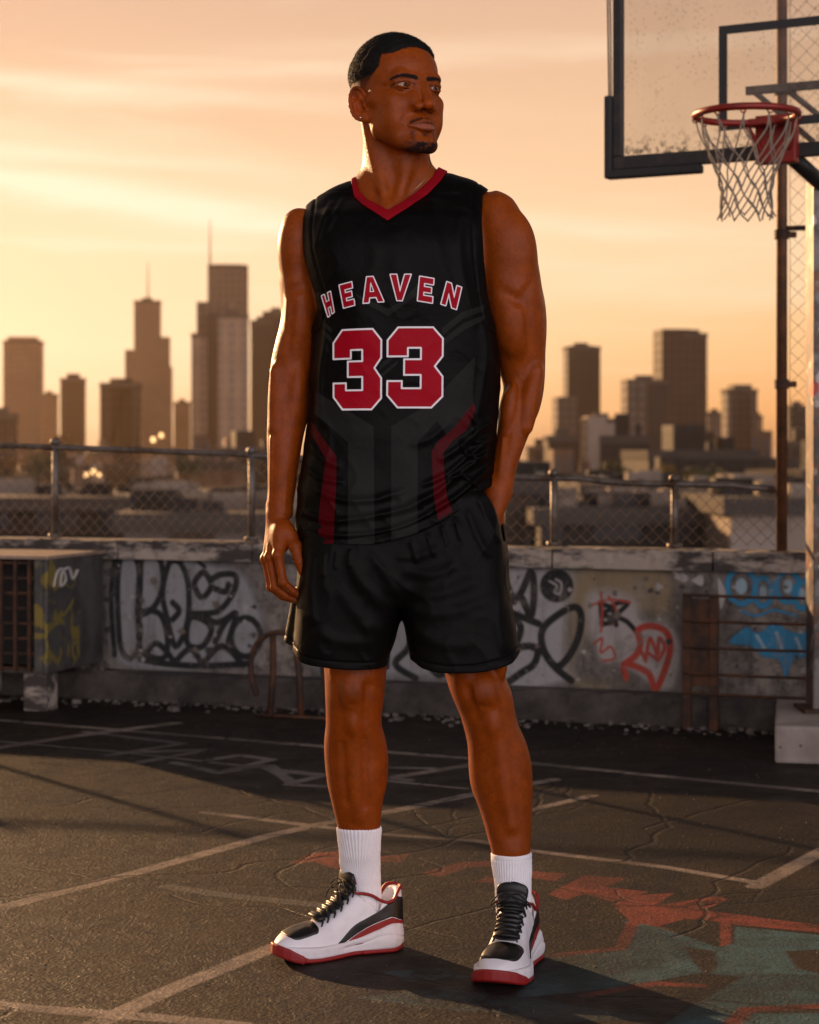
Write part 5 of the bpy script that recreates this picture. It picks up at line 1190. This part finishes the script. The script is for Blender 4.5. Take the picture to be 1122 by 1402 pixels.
# low rusty rack standing against the wall
rx0 = WT(942, 830, .16)[0]; rx1 = WT(1125, 830, .16)[0]; rr_ = empty('rusty_rack', wallpt(rx0, .17, 0), math.radians(WRZ)); tag(rr_, 'rusty steel rack of horizontal bars leaning by the blue graffiti', 'rack')
for u in (0, .10, rx1-rx0+.3): b = MB(); b.box(u-.016, u+.016, -.012, .012, 0, WT(942, 812, .16)[1]-.004*(u > .05), bev=.003); b.build('upright', RUST, rr_)
for i, py in enumerate((814, 849, 885, 921, 948)): z = WT(960, py, .16)[1]; b = MB(); b.tube([(-.01, -.016, z), ((rx1-rx0)*.5, -.016, z-.004), (rx1-rx0+.32, -.016, z)], .0055, 8); b.build('crossbar', RUST, rr_)
b = MB(); b.box(.016, .085, -.004, .004, WT(960, 950, .16)[1]+.03, WT(960, 815, .16)[1]-.012); b.build('back_plate', RUST, rr_)
# bent pipe stand left of the man
def gp(px, py, off, z=None): t, z_ = WT(px, py, off); return Vector(wallpt(t, off, z_ if z is None else z))
b0 = gp(380, 960, .35, 0); bp = empty('bent_pipe_stand', b0); tag(bp, 'rusty bent pipe stand on the ground by the wall', 'stand')
def curve_w(pts, off): return [tuple(gp(x, y, off)-b0) for x, y in pts]
b = MB(); b.tube(bez(curve_w([(352, 952), (344, 925), (346, 895), (358, 875), (378, 866), (400, 868), (418, 866), (436, 872)], .35), 5), .011, 8); b.build('hoop', RUST, bp, True)
for px_ in ((374, 870, 370, 968), (404, 870, 412, 966), (436, 872, 450, 962)):
    b = MB(); a_ = gp(px_[0], px_[1], .35)-b0; c2 = gp(px_[2], px_[3], .38, .004)-b0; b.tube([tuple(a_), tuple((a_+c2)/2+Vector((.006, 0, 0))), tuple(c2)], .013, 8); b.build('leg', RUST, bp, True)
b = MB(); c1 = gp(352, 962, .40, .007)-b0; c2 = gp(455, 962, .40, .007)-b0; b.tube([tuple(c1), tuple(c2)], .007, 8); b.build('foot_bar', RUST, bp, True)

# ================================================================ AIR CONDITIONING UNIT
ac = empty('air_conditioner', (0, 0, 0)); cx_, cd = (65-CXP)*7.75/FP, 7.75; ac.location = (cx_, cd-4, 0); ac.rotation_euler = (0, 0, math.radians(-17))
tag(ac, 'old dark air conditioning unit with rusty grille and scrawled side', 'air conditioner')
m = Mat('dirty_sheet_metal', (.06, .06, .055), .5, .4); n1 = m.noise(7, 6, .7); c = m.mix(m.ramp(n1, [(.40, 0), (.70, 1)]), (.085, .085, .078), (.030, .026, .022)); yel = m.ramp(m.noise(10, 3, .5, 1.0, loc=(3.1, 0, 0)), [(.52, 0), (.57, .8)])
q = m.n('ShaderNodeSeparateXYZ'); m.l(m.tc(), q.inputs[0]); c = m.mix(m.math('MULTIPLY', yel, m.math('LESS_THAN', q.outputs['Y']	, .28)), c, (.24, .18, .03)); m.col(c); m.bump(m.noise(20, 4), .3, .004); ACM = m.m
m = Mat('sunlit_top', (.26, .19, .14), .7); m.col(m.mix(m.ramp(m.noise(9, 5), [(.4, 0), (.7, 1)]), (.30, .22, .16), (.15, .10, .07))); ACT = m.m  # pale warm tone painted in for the sunlit lid
zt, zb_ = .600, .150; D_, L_ = .50, .60          # depth along y, length to the left
b = MB(); b.box(-.02, 0, 0, D_, zb_, zt, bev=.004); b.build('side_panel', ACM, ac); b = MB(); b.box(-L_, -.02, D_-.02, D_, zb_, zt); b.build('back_panel', ACM, ac)
b = MB(); b.box(-L_-.01, .008, -.008, D_+.008, zt, zt+.014, bev=.004); b.build('lid', ACT, ac); b = MB(); b.box(-L_, 0-.02, .02, D_-.02, zb_, zb_+.012); b.build('base_pan', ACM, ac)
b = MB(); b.box(-.055, -.02, -.004, .014, zb_, zt-.002, bev=.003); b.build('corner_post', ACM, ac); b = MB(); b.box(-L_, -L_+.02, 0, D_, zb_, zt); b.build('side_panel', ACM, ac)
for x in np.arange(-L_+.02, -.06, .062): b = MB(); b.box(x, x+.012, -.006, .006, zb_+.005, zt-.004); b.build('grille_bar', RUST, ac)
for z in np.linspace(zb_+.012, zt-.02, 8): b = MB(); b.box(-L_+.01, -.056, .007, .016, z, z+.010); b.build('grille_slat', RUST, ac)
b = MB(); b.box(-L_+.03, -.05, .12, .14, zb_+.02, zt-.02); m = Mat('dark_coil', (.012, .010, .009), .8); b.build('coil', m.m, ac)
tg = MB(); P = bez([(0, 0), (.02, .05), (.05, .06), (.07, .02), (.04, .0), (.05, .05), (.09, .06), (.11, .02), (.14, .05)], 6)
tg.tube([(.0015, .05+p[0]*1.5, .49+p[1]*1.1) for p in P], .006, 6); m = Mat('white_marker', (.35, .34, .33), .7); tg.build('scrawled_tag', m.m, ac)
for x, y in ((-.06, .06), (-.06, .5), (-.5, .06), (-.5, .5)): b = MB(); b.box(x-.05, x+.05, y-.05, y+.05, 0, zb_, bev=.006); b.build('support_block', COPM, ac)

# ================================================================ BASKETBALL HOOP
hc = Vector((1.24, 2.60, 0)); hoop = empty('basketball_hoop', (1.455, 2.86, 0)); tag(hoop, 'basketball hoop with glass backboard, red rim and white net on a graffitied pole', 'basketball hoop')
HB = Matrix.Translation(hc-Vector(hoop.location)) @ Matrix.Rotation(math.radians(-28), 4, 'Z')      # board frame: x along board, -y to the players
def hb(b, name, mat, parent=hoop, smooth=False): b.v = [tuple(HB @ Vector(v)) for v in b.v]; return b.build(name, mat, parent, smooth)
m = Mat('black_painted_frame', (.018, .017, .016), .45, .2); m.col(m.mix(m.ramp(m.noise(20, 6, .7), [(.5, 0), (.75, .7)]), (.016, .015, .015), (.07, .05, .035))); m.bump(m.noise(60, 4), .2, .002); BFR = m.m
bl, br, bz0, bz1 = -.595, .595, 2.005, 2.86
b = MB(); b.box(bl, br, -.018, .018, bz0, bz0+.046, bev=.003); hb(b, 'frame_bar', BFR); b = MB(); b.box(bl, br, -.018, .018, bz1-.046, bz1, bev=.003); hb(b, 'frame_bar', BFR)
for x in (bl, br-.040): b = MB(); b.box(x+(.008 if x > 0 else 0), x+(.040 if x > 0 else .032), -.0165, .0165, bz0+.047, bz1-.047, bev=.003); hb(b, 'frame_bar', BFR)
m = Mat('board_glass', (1, 1, 1), .05); gt = m.t; pr_ = m.p; tr = m.n('ShaderNodeBsdfTransparent'); gl_ = m.n('ShaderNodeBsdfGlossy'); df = m.n('ShaderNodeBsdfDiffuse'); m.l
gl_.inputs['Roughness'].default_value = .12; gl_.inputs['Color'].default_value = (.8, .8, .8, 1); df.inputs['Color'].default_value = (.10, .085, .07, 1); tr.inputs['Color'].default_value = (.93, .92, .90, 1)
mx = m.n('ShaderNodeMixShader'); mx.inputs[0].default_value = .05; m.l(tr.outputs[0], mx.inputs[1]); m.l(gl_.outputs[0], mx.inputs[2])
mx2 = m.n('ShaderNodeMixShader'); q = m.n('ShaderNodeSeparateXYZ'); m.l(m.tc(), q.inputs[0])
sp_ = m.ramp(m.voro(52), [(.12, .30), (.26, 0)]); sp2 = m.math('MULTIPLY', sp_, m.ramp(m.noise(7, 4), [(.42, 0), (.6, 1)])); low = m.ramp(q.outputs['Z'], [(2.03, 1), (2.13, 0)]) if False else m.math('MULTIPLY', m.math('SUBTRACT', 1.0, m.math('MINIMUM', 1.0, m.math('MULTIPLY', m.math('SUBTRACT', q.outputs['Z'], 2.05), 12.0))), m.ramp(m.noise(38, 5, .7), [(.52, 0), (.60, .8)]))
film = m.math('ADD', m.math('MULTIPLY', m.noise(5, 4), .12), m.math('MAXIMUM', sp2, low)); m.l(m.math('MINIMUM', film, .85), mx2.inputs[0]); m.l(mx.outputs[0], mx2.inputs[1]); m.l(df.outputs[0], mx2.inputs[2])
m.l(mx2.outputs[0], m.t.nodes['Material Output'].inputs[0]); b = MB(); b.box(bl+.041, br-.041, -.005, .005, bz0+.047, bz1-.047); hb(b, 'glass_pane', m.m)
m = Mat('black_paint', (.014, .013, .013), .6); BPT = m.m; q0, q1, q2, q3 = -.212, .212, 2.112, 2.468; tb = MB()
for x0_, x1_, z0_, z1_ in ((q0, q1, q3-.030, q3), (q0, q1, q2, q2+.030), (q0, q0+.030, q2+.0305, q3-.0305), (q1-.030, q1, q2+.0305, q3-.0305)): tb.box(x0_, x1_, -.0075, -.0055, z0_, z1_)
hb(tb, 'target_square', BPT)
m = Mat('black_rubber', (.016, .015, .015), .7); b = MB(); b.box(bl-.030, bl-.001, -.026, .026, bz0-.012, bz0+.26, bev=.008); b.box(bl-.030, bl+.32, -.026, .026, bz0-.030, bz0-.0005, bev=.008); hb(b, 'edge_padding', m.m)
b = MB(); b.tube([(bl-.020, 0, bz0+.25), (bl-.024, 0, bz0+.5), (bl-.030, 0, bz1+.02)], .0035, 6); b.tube([(bl-.012, .0, bz0+.25), (bl-.014, 0, bz0+.5), (bl-.022, 0, bz1+.02)], .003, 6); hb(b, 'cable', m.m)
RIMZ, RR, RO, RX = 2.112, .164, -.255, -.026; m = Mat('red_rim_paint', (.30, .022, .010), .4, .2); m.col(m.mix(m.ramp(m.noise(25, 5, .7), [(.45, 0), (.75, .8)]), (.23, .012, .006), (.10, .014, .007))); RIMM = m.m
b = MB(); b.tube([(RX+RR*math.cos(a), RO-.02+RR*math.sin(a), RIMZ) for a in np.linspace(0, 2*math.pi, 49)[:-1]], .0118, 10, closed=True); rim = hb(b, 'rim', RIMM, smooth=True)
b = MB()
for k in range(12):
    b = MB(); a = 2*math.pi*(k+.5)/12; p = Vector((RX+RR*math.cos(a), RO-.02+RR*math.sin(a), RIMZ-.010)); b.tube([p+Vector((-.010, 0, 0)), p+Vector((-.004, 0, -.010)), p+Vector((.006, 0, -.010)), p+Vector((.010, 0, 0))], .0025, 5); hb(b, 'net_hook', RIMM, rim)

b = MB(); b.box(-.068, .072, -.060, -.0185, RIMZ-.130, RIMZ+.032, bev=.005); b.box(-.068, .060, -.13, -.060, RIMZ-.010, RIMZ+.012, bev=.003)
for sg in (-1, 1): b.tube([(sg*.050, -.060, RIMZ-.085), (sg*.075, -.115, RIMZ-.012)], .009, 8)
hb(b, 'rim_bracket', RIMM)
def net():
    b = MB(); n = 12; lev = [(0, RR*.985, 0), (1, RR*.90, -.055), (2, RR*.74, -.112), (3, RR*.60, -.165), (4, RR*.52, -.210), (5, RR*.49, -.250), (6, RR*.50, -.290), (7, RR*.54, -.322)]
    def pt(k, half, r, z): a = 2*math.pi*(k+half)/n; j = .004*math.sin(k*3.7+z*60); return Vector((RX+r*math.cos(a)+j, RO-.02+r*math.sin(a)+j*.7, RIMZ-.012+z+j))
    for k in range(n):
        for sg in (-.5, .5):
            h = .5; pts = [pt(k, h, lev[0][1], 0), pt(k, h+sg*.15, lev[1][1], lev[1][2])]; h2 = h
            for i in range(2, len(lev)):
                h2 += sg; pts.append(pt(k, h2, lev[i][1], lev[i][2]))
            b.tube(bez(pts, 3), .0027, 5)
    return b
m = Mat('backlit_net_cord', (.22, .18, .14), .85); m.bump(m.noise(300, 3), .4, .001); hb(net(), 'net', m.m, rim, True)  # cord colour darkened to stand for the net being backlit
# pole, arms and concrete base (hoop's own frame = world axes)
m = Mat('stickered_pole', (.2, .19, .18), .42, .45); n1 = m.noise(9, 6, .7, sc=(1, 1, .6)); c = m.mix(m.ramp(n1, [(.44, 0), (.54, 1)]), (.13, .115, .105), (.04, .033, .028))
c = m.mix(m.ramp(m.noise(6, 3, .5, loc=(0, 0, 4)), [(.60, 0), (.63, 1)]), c, (.24, .04, .03)); c = m.mix(m.ramp(m.noise(14, 2, .5, loc=(7, 0, 1)), [(.60, 0), (.63, 1)]), c, (.28, .26, .24)); c = m.mix(m.ramp(m.noise(5, 7, .75), [(.50, 0), (.62, 1)]), c, (.10, .045, .02)); m.col(c); m.bump(n1, .4, .004); POLM = m.m
b = MB(); b.box(-.065, .065, -.065, .065, .128, 1.97, bev=.008); b.build('pole', POLM, hoop)
b = MB(); b.box(-.10, .10, -.10, .10, .122, .138, bev=.003); b.build('foot_plate', RUST, hoop)
bc = MB(); bc.box(0, .66, 0, .74, 0, .124, bev=.010, M=Matrix.Translation((-.255, -.38, 0)) @ Matrix.Rotation(math.radians(-11), 4, 'Z')); m = Mat('cast_concrete', (.2, .17, .15), .85); m.col(m.mix(m.ramp(m.voro(24), [(.06, 1), (.16, 0)]), m.mix(m.ramp(m.noise(6, 6), [(.35, 0), (.7, 1)]), (.20, .17, .145), (.36, .31, .27)), (.05, .04, .035))); m.bump(m.noise(30, 6, .7), .5, .005); bc.build('concrete_base', m.m, hoop)
top = HB @ Vector((0, 0, 0)); cpt = Vector((top.x, top.y, 0))
for (a_, c2, r) in (((0, -.02, 1.93), tuple(HB @ Vector((.02, .05, 2.02))), .028),):
    b = MB(); b.tube([a_, c2], r, 8); b.build('support_arm', BFR, hoop, True)
b = MB(); b.box(-.13, .34, .019, .050, 2.02, 2.05); hb(b, 'mount_plate', RUST); b = MB(); b.box(-.13, .40, .030, .052, 2.235, 2.262); hb(b, 'brace_bar', GALV)
b = MB(); b.tube([(-.11, .04, 2.25), (.10, .05, 2.06)], .010, 8); b.tube([(.0, .04, 2.25), (.22, .05, 2.06)], .010, 8); hb(b, 'diagonal_brace', GALV)
for x_, y_, z_, w_, h_, c_ in ((-.02, 0, 1.20, .05, .07, (.35, .33, .31)), (.02, 0, .80, .06, .05, (.25, .03, .03)), (-.015, 0, 1.50, .045, .06, (.03, .03, .035)), (.01, 0, .55, .05, .08, (.30, .29, .28)), (-.02, 0, 1.00, .04, .05, (.05, .08, .12))):
    m = Mat('sticker_paper', c_, .6); b = MB(); b.box(x_-w_/2, x_+w_/2, -.0668, -.0653, z_, z_+h_); b.build('sticker', m.m, hoop)
# ================================================================ CITY
GZ = -24.0
def facade(name, wall_c, glass_c, fx=3.2, fz=3.6, wx=.55, wz=.5, rough=.7):
    m = Mat(name, wall_c, rough); q = m.n('ShaderNodeSeparateXYZ'); m.l(m.tc(), q.inputs[0])
    nrm = m.n('ShaderNodeSeparateXYZ'); m.l(m.tc('Normal'), nrm.inputs[0])
    side = m.math('GREATER_THAN', m.math('ABSOLUTE', nrm.outputs['X']), .5); u = m.math('ADD', m.math('MULTIPLY', q.outputs['Y'], side), m.math('MULTIPLY', q.outputs['X'], m.math('SUBTRACT', 1.0, side)))
    a = m.math('LESS_THAN', m.math('FRACT', m.math('DIVIDE', m.math('ADD', u, 500.0), fx)), wx); b_ = m.math('LESS_THAN', m.math('FRACT', m.math('DIVIDE', m.math('ADD', q.outputs['Z'], 500.0), fz)), wz)
    up = m.math('LESS_THAN', m.math('ABSOLUTE', nrm.outputs['Z']), .5); w = m.math('MULTIPLY', m.math('MULTIPLY', a, b_), up)
    base = m.mix(m.ramp(m.noise(.06, 4), [(.3, 0), (.7, 1)]), tuple(v*.75 for v in wall_c), tuple(v*1.2 for v in wall_c))
    m.col(m.mix(w, base, glass_c)); m.rough(m.math('SUBTRACT', rough, m.math('MULTIPLY', w, rough-.35))); m.set('Specular IOR Level', .15); return m.m
FB = facade('beige_facade', (.13, .075, .042), (.09, .065, .05), 4.0, 4.2); FD = facade('dark_facade', (.022, .018, .014), (.014, .012, .011), 3.8, 4.2, .6, .6); FW = facade('pale_facade', (.20, .16, .125), (.18, .145, .12), 4.4, 4.4, .5, .5)
FG = facade('grey_facade', (.060, .044, .032), (.085, .07, .058), 4.0, 4.4, .5, .6); FV = facade('ribbed_facade', (.22, .155, .105), (.13, .10, .08), 6.0, 4.5, .45, .8); FR = facade('brown_facade', (.024, .016, .010), (.028, .020, .015), 3.8, 4.4, .5, .7); ROOF = Mat('flat_roof', (.042, .034, .028), .95).m
def tower(label, px0, px1, top, d, mat, tiers=(), rot=12, crown=None, mast=None, dark=FD):
    cx_ = ((px0+px1)/2-CXP)*d/FP; tot = (px1-px0)*d/FP; r = math.radians(rot); w = tot/(math.cos(abs(r))+.75*math.sin(abs(r))); dp = .75*w; H = CAMH+(HZ-top)*d/FP
    root = empty('skyscraper', (cx_, d-CAMD, GZ), r); tag(root, label, 'skyscraper', 'towers of the distant skyline')
    b = MB(); b.box(-w/2, w/2, -dp/2, dp/2, 0, H-GZ); b.build('main_block', mat, root)
    b = MB(); b.box(-w/2-.3, w/2+.3, -dp/2-.3, dp/2+.3, H-GZ-1.6, H-GZ+.4); b.build('roof_edge', ROOF, root)
    b = MB(); b.box(-w*.22, w*.18, -dp*.2, dp*.25, H-GZ+.4, H-GZ+2.6); b.build('roof_plant', ROOF, root)
    for (a0, a1, t_, fwd, mt) in tiers:                     # extra blocks: columns a0..a1, top row, how far in front
        xw0, xw1 = (a0-CXP)*d/FP-cx_, (a1-CXP)*d/FP-cx_; z = CAMH+(HZ-t_)*d/FP-GZ; f = abs(xw1-xw0)/w; q = math.cos(r)
        b = MB(); b.box(xw0*q, xw1*q, -dp/2-fwd*dp, dp*.42-fwd*dp*.4, 0, z); b.build('wing', mt or mat, root)
    if crown: b = MB(); b.box(-w*.36, w*.36, -dp*.36, dp*.36, H-GZ+.4, H-GZ+crown*d/FP); b.build('crown', dark, root)
    if mast:
        x_ = (mast[0]-CXP)*d/FP-cx_; z1 = CAMH+(HZ-mast[1])*d/FP-GZ; b = MB(); b.tube([(x_, 0, H-GZ), (x_, 0, H-GZ+(z1-H+GZ)*.5), (x_, 0, z1)], [.7, .45, .2], 6); b.build('mast', ROOF, root)
    return root
tower('squat hazy tower with stepped flat top at the far left', 5, 60, 468, 1300, FB, [(12, 52, 462, -.1, None)], 6)
tower('narrow brown tower with small raised top, second from the left', 82, 119, 519, 1150, FR, [(92, 110, 512, .0, None)], 8)
tower('slim low tower half hidden behind the far left tower', 56, 80, 540, 1500, FB, (), 5)
tower('mid-height window-dotted block left of the stepped tower', 137, 194, 526, 900, FR, [(152, 182, 519, .0, None)], 5)
tower('slender stepped tower with a thin mast, left skyline', 184, 221, 413, 1400, FB, [(173, 222, 480, .25, None), (200, 233, 462, .1, None), (212, 236, 503, .3, None)], 4, None, (203, 358))
tower('small block between the stepped tower and the grey ribbed tower', 238, 262, 551, 1500, FB, (), 5)
tower('grey ribbed tower with a dark recessed centre', 262, 300, 458, 1000, FV, [(270, 318, 414, -.05, FG), (285, 300, 430, .35, FD)], 4)
tower('tallest tower of the left skyline with dark top band and mast', 285, 340, 368, 1250, FG, [(285, 340, 364, -.02, FD)], 5, 5, (288, 300))
tower('pale ribbed tower standing in front of the tallest tower', 299, 341, 432, 960, FV, (), 3)
tower('dark tower right of the tallest tower', 343, 372, 440, 1050, FD, (), 4)
tower('dark slab tower just left of the man', 360, 398, 428, 1080, FD, (), 3)
tower('low dark block at the left edge of the skyline', -14, 25, 568, 700, FR, (), 8)
tower('plain grey tower hidden mostly behind the man', 470, 520, 470, 1200, FG, (), 6)
tower('dark green-grey tower right of the man', 772, 821, 476, 1100, FD, [(757, 786, 544, .3, FG)], 7, 2)
tower('dark square block between the two tallest right-hand towers', 853, 912, 522, 900, FD, [(853, 882, 520, .1, FG)], 6)
tower('tallest brown tower of the right skyline with dark crown', 898, 966, 458, 1000, FR, [(898, 930, 452, .02, FR)], 10, 6)
tower('grey stepped tower left of the brown post', 990, 1035, 534, 1100, FG, [(1000, 1026, 527, .0, None)], 6)
tower('narrow grey block right of the brown tower', 967, 990, 565, 1300, FG, (), 4)
tower('small block beside the grey stepped tower', 1034, 1044, 570, 1200, FB, (), 4)
tower('tower seen between the brown post and the hoop pole', 1077, 1106, 556, 1050, FD, (), 8)
tower('pale low tower below the dark green-grey tower', 797, 850, 574, 850, FW, [(800, 826, 570, .2, None)], 5)
tower('dark low block right of the man at skyline foot', 746, 792, 598, 650, FR, (), 6)
# low city roofs: a few kinds, copied
def lowrise(kind):
    m_, w, dp, h = [(FB, 22, 16, 12), (FW, 30, 18, 9), (FD, 26, 20, 14), (FR, 18, 14, 10), (FG, 34, 16, 8)][kind]
    root = empty('city_block', (0, 0, GZ)); b = MB(); b.box(-w/2, w/2, -dp/2, dp/2, 0, h); b.build('walls', m_, root)
    b = MB(); b.box(-w/2-.3, w/2+.3, -dp/2-.3, dp/2+.3, h-.2, h+.7); b.box(-w/2, w/2, -dp/2, dp/2, h-.25, h+.72); b.build('roof', ROOF, root)
    b = MB(); b.box(-w*.2, w*.1, -dp*.2, dp*.2, h+.7, h+3.2); b.box(w*.22, w*.34, -dp*.3, -dp*.1, h+.7, h+2.0); b.build('roof_hut', m_, root); return root
protos = [lowrise(k) for k in range(5)]; TXT = ['beige', 'pale', 'dark', 'brown', 'long grey']
def cp(o, parent=None):
    c = o.copy(); COL.objects.link(c); c.parent = parent
    for ch in list(o.children): cp(ch, c)
    return c
ZON = [(-9e9, 45, 'below the squat far left tower'), (45, 90, 'near the left fence post'), (90, 135, 'below the narrow brown tower'), (135, 195, 'below the window-dotted block'), (195, 240, 'below the stepped mast tower'),
       (240, 300, 'below the grey ribbed tower'), (300, 345, 'below the tallest left tower'), (345, 440, 'beside the man\'s right arm'), (660, 760, 'beside the man\'s left elbow'), (760, 800, 'below the green-grey tower'), (800, 850, 'below the pale low tower'),
       (850, 900, 'below the dark square block'), (900, 966, 'below the tallest brown tower'), (966, 1050, 'below the grey stepped tower'), (1050, 9e9, 'behind the brown post')]
n_ = 0; CB = {}
while n_ < 260:
    k = n_ % 5; d = 170*(8.5**rng.random()) if n_ > 24 else rng.uniform(95, 190); half = .27*d; x = rng.uniform(-half, half); pxc = CXP+x/d*FP
    if 440 < pxc < 660: continue
    o = protos[k] if n_ < 5 else cp(protos[k]); s_ = rng.uniform(.30, .80); maxz = -1.6+d*.0030 if d > 330 else -1.5-(330-d)*.030
    o.location = (x, d-4, GZ); zs = rng.uniform(.45, 1.0); o.scale = (s_, s_, (maxz-GZ)*zs/(12.0)); o.rotation_euler = (0, 0, rng.uniform(-.35, .35)); n_ += 1
    zn = [z[2] for z in ZON if z[0] <= pxc < z[1]][0]; row = 'nearest rows' if d < 200 else 'middle rows' if d < 420 else 'back rows' if d < 800 else 'far back'
    tag(o, '%s low block %s, %s' % (TXT[k], zn, row), 'building', '%s low blocks %s %s' % (TXT[k], zn, row)); CB.setdefault(o['label'], []).append((pxc, o))
ORD = ['first', 'second', 'third', 'fourth', 'fifth', 'sixth', 'seventh', 'eighth', 'ninth', 'tenth', 'eleventh', 'twelfth']
for lb, L_ in CB.items():
    if len(L_) > 1:
        for i, (_, o) in enumerate(sorted(L_, key=lambda q: q[0])): o['label'] = lb+', '+ORD[i]+' from left'
# nearer roofs seen through the fence
def slab(label, px0, px1, top, bot_d, d, mat):
    x0_, x1_ = (px0-CXP)*d/FP, (px1-CXP)*d/FP; zt_ = CAMH+(HZ-top)*d/FP; root = empty('warehouse', ((x0_+x1_)/2, d-4, GZ), .04); tag(root, label, 'building'); w = (x1_-x0_)/2
    b = MB(); b.box(-w, w, 0, bot_d, 0, zt_-GZ); b.build('walls', mat, root); b = MB(); b.box(-w-.4, w+.4, -.4, bot_d+.4, zt_-GZ-.5, zt_-GZ+.3); b.build('roof', ROOF, root)
    for q in range(26): u = rng.uniform(-w*.9, w*.9); v = rng.uniform(1, bot_d*.8); s_ = rng.uniform(.25, 1.1); b = MB(); b.box(u-s_, u+s_, v, v+s_*1.4, zt_-GZ+.3, zt_-GZ+.3+s_*.9); b.build('roof_unit', FW if q % 2 else FD, root)
slab('long dark flat-roofed building low behind the left fence', -40, 250, 688, 26, 110, FD); slab('grey flat-roofed building behind the left fence post', 170, 420, 712, 20, 84, FG); slab('wide dark-roofed hall low behind the right fence', 740, 1010, 704, 22, 96, FD)
slab('pale windowed building at the right behind the low fence', 1000, 1160, 690, 18, 90, FW); slab('mottled grey block just right of the man behind the fence', 690, 748, 664, 14, 100, FG); slab('brown roofed building below the right skyline', 800, 990, 668, 20, 150, FR)
# far trees
def tree(loc, h, seed, col, label):
    r_ = np.random.default_rng(seed); root = empty('city_tree', loc); tag(root, label, 'tree', 'trees among the far rooftops'); b = MB(); b.tube([(0, 0, 0), (0, 0, h*.35), (.1*h*.1, 0, h*.6)], [h*.04, h*.03, h*.015], 6); b.build('trunk', RUST, root)
    b = MB()
    for c_ in range(16):
        a, e, q = r_.uniform(0, 6.28), r_.uniform(-.5, 1.2), r_.uniform(.5, 1); cc = Vector((math.cos(a)*math.cos(e)*h*.38*q, math.sin(a)*math.cos(e)*h*.38*q, h*.62+math.sin(e)*h*.28*q))
        for l_ in range(34):
            p = cc+Vector(r_.normal(size=3))*h*.075; u = Vector(r_.normal(size=3)).normalized()*h*.035; v = Vector(r_.normal(size=3)).normalized()*h*.035; b.add([p-u, p+v, p+u, p-v], [(0, 1, 2, 3)])
    b.build('crown', col, root)
LEAF = Mat('autumn_leaves', (.14, .085, .015), .7).m; LEAF2 = Mat('dark_leaves', (.035, .04, .014), .7).m
for i, (px, py, d, h, c_, lb) in enumerate(((912, 694, 200, 4.5, LEAF, 'yellow-green tree among roofs right of the man'), (958, 694, 230, 5, LEAF2, 'dark tree beside the yellow-green tree'), (985, 692, 240, 5, LEAF2, 'dark tree left of the brown post'), (935, 684, 300, 5, LEAF, 'rusty yellow tree behind the dark trees'), (60, 680, 260, 6, LEAF2, 'dark tree low behind the left fence'), (255, 676, 280, 6, LEAF2, 'dark tree below the ribbed towers'), (840, 676, 320, 6, LEAF2, 'dark tree below the pale low tower'))):
    tree(((px-CXP)*d/FP, d-4, CAMH+(HZ-py)*d/FP), h, 50+i, c_, lb)
m = Mat('glowing_glint', (.2, .1, .05), .5); m.set('Emission Color', (1, .55, .22, 1)); m.set('Emission Strength', 1.6)  # glowing boxes standing in for sun glints on windows
for i, (px, py, d, s_, lb) in enumerate(((210, 602, 640, 1.3, 'warm sun glint below the stepped mast tower, left of its neighbour'), (221, 596, 650, 1.2, 'warm sun glint right of its twin below the mast tower'), (118, 650, 300, .5, 'leftmost of three warm sun glints behind the left fence'), (128, 646, 300, .6, 'middle of three warm sun glints behind the left fence'), (136, 650, 300, .45, 'rightmost of three warm sun glints behind the left fence'), (955, 656, 260, .6, 'warm sun glint beside the yellow-green tree'), (980, 646, 380, .8, 'warm sun glint just above the dark trees on the right'), (1042, 625, 600, 1.3, 'warm sun glint left of the brown post'), (882, 688, 150, .4, 'small warm sun glint low behind the right fence'), (846, 680, 150, .3, 'tiny warm sun glint left of the one behind the right fence'), (985, 612, 700, 1.1, 'warm sun glint at the foot of the grey stepped tower'))):
    o = MB().box(-s_*.5, s_*.5, -.2, .2, -s_*.6, s_*.6, bev=.05).build('sun_glint', m.m); o.location = ((px-CXP)*d/FP, d-4, CAMH+(HZ-py)*d/FP); tag(o, lb, 'sun glint', 'warm sun glints among the rooftops')
# city ground, far hills
m = Mat('city_ground', (.10, .08, .065), .9); m.col(m.mix(m.ramp(m.noise(.03, 6, .7), [(.4, 0), (.6, 1)]), (.05, .042, .035), (.060, .044, .032)))
tag(obj('city_ground', [(-3500, 9.5, GZ), (3500, 9.5, GZ), (3500, 6500, GZ), (-3500, 6500, GZ)], [(0, 1, 2, 3)], m.m), kind='structure')
rbx = MB(); rbx.box(-16, 16, -9, 9, GZ, -.02); tag(rbx.build('rooftop_building', PLIM), kind='structure')
# evening haze over the city
hz = MB(); hz.box(-1500, 1500, -30, 2300, GZ-1, 150); hm = bpy.data.materials.new('evening_haze'); hm.use_nodes = True; ht = hm.node_tree; ht.nodes.clear(); pv = ht.nodes.new('ShaderNodeVolumePrincipled'); ho = ht.nodes.new('ShaderNodeOutputMaterial')
pv.inputs['Color'].default_value = (1.0, .70, .42, 1); pv.inputs['Density'].default_value = .000045; pv.inputs['Anisotropy'].default_value = .75; ht.links.new(pv.outputs[0], ho.inputs['Volume']); tag(hz.build('haze', hm), kind='stuff')
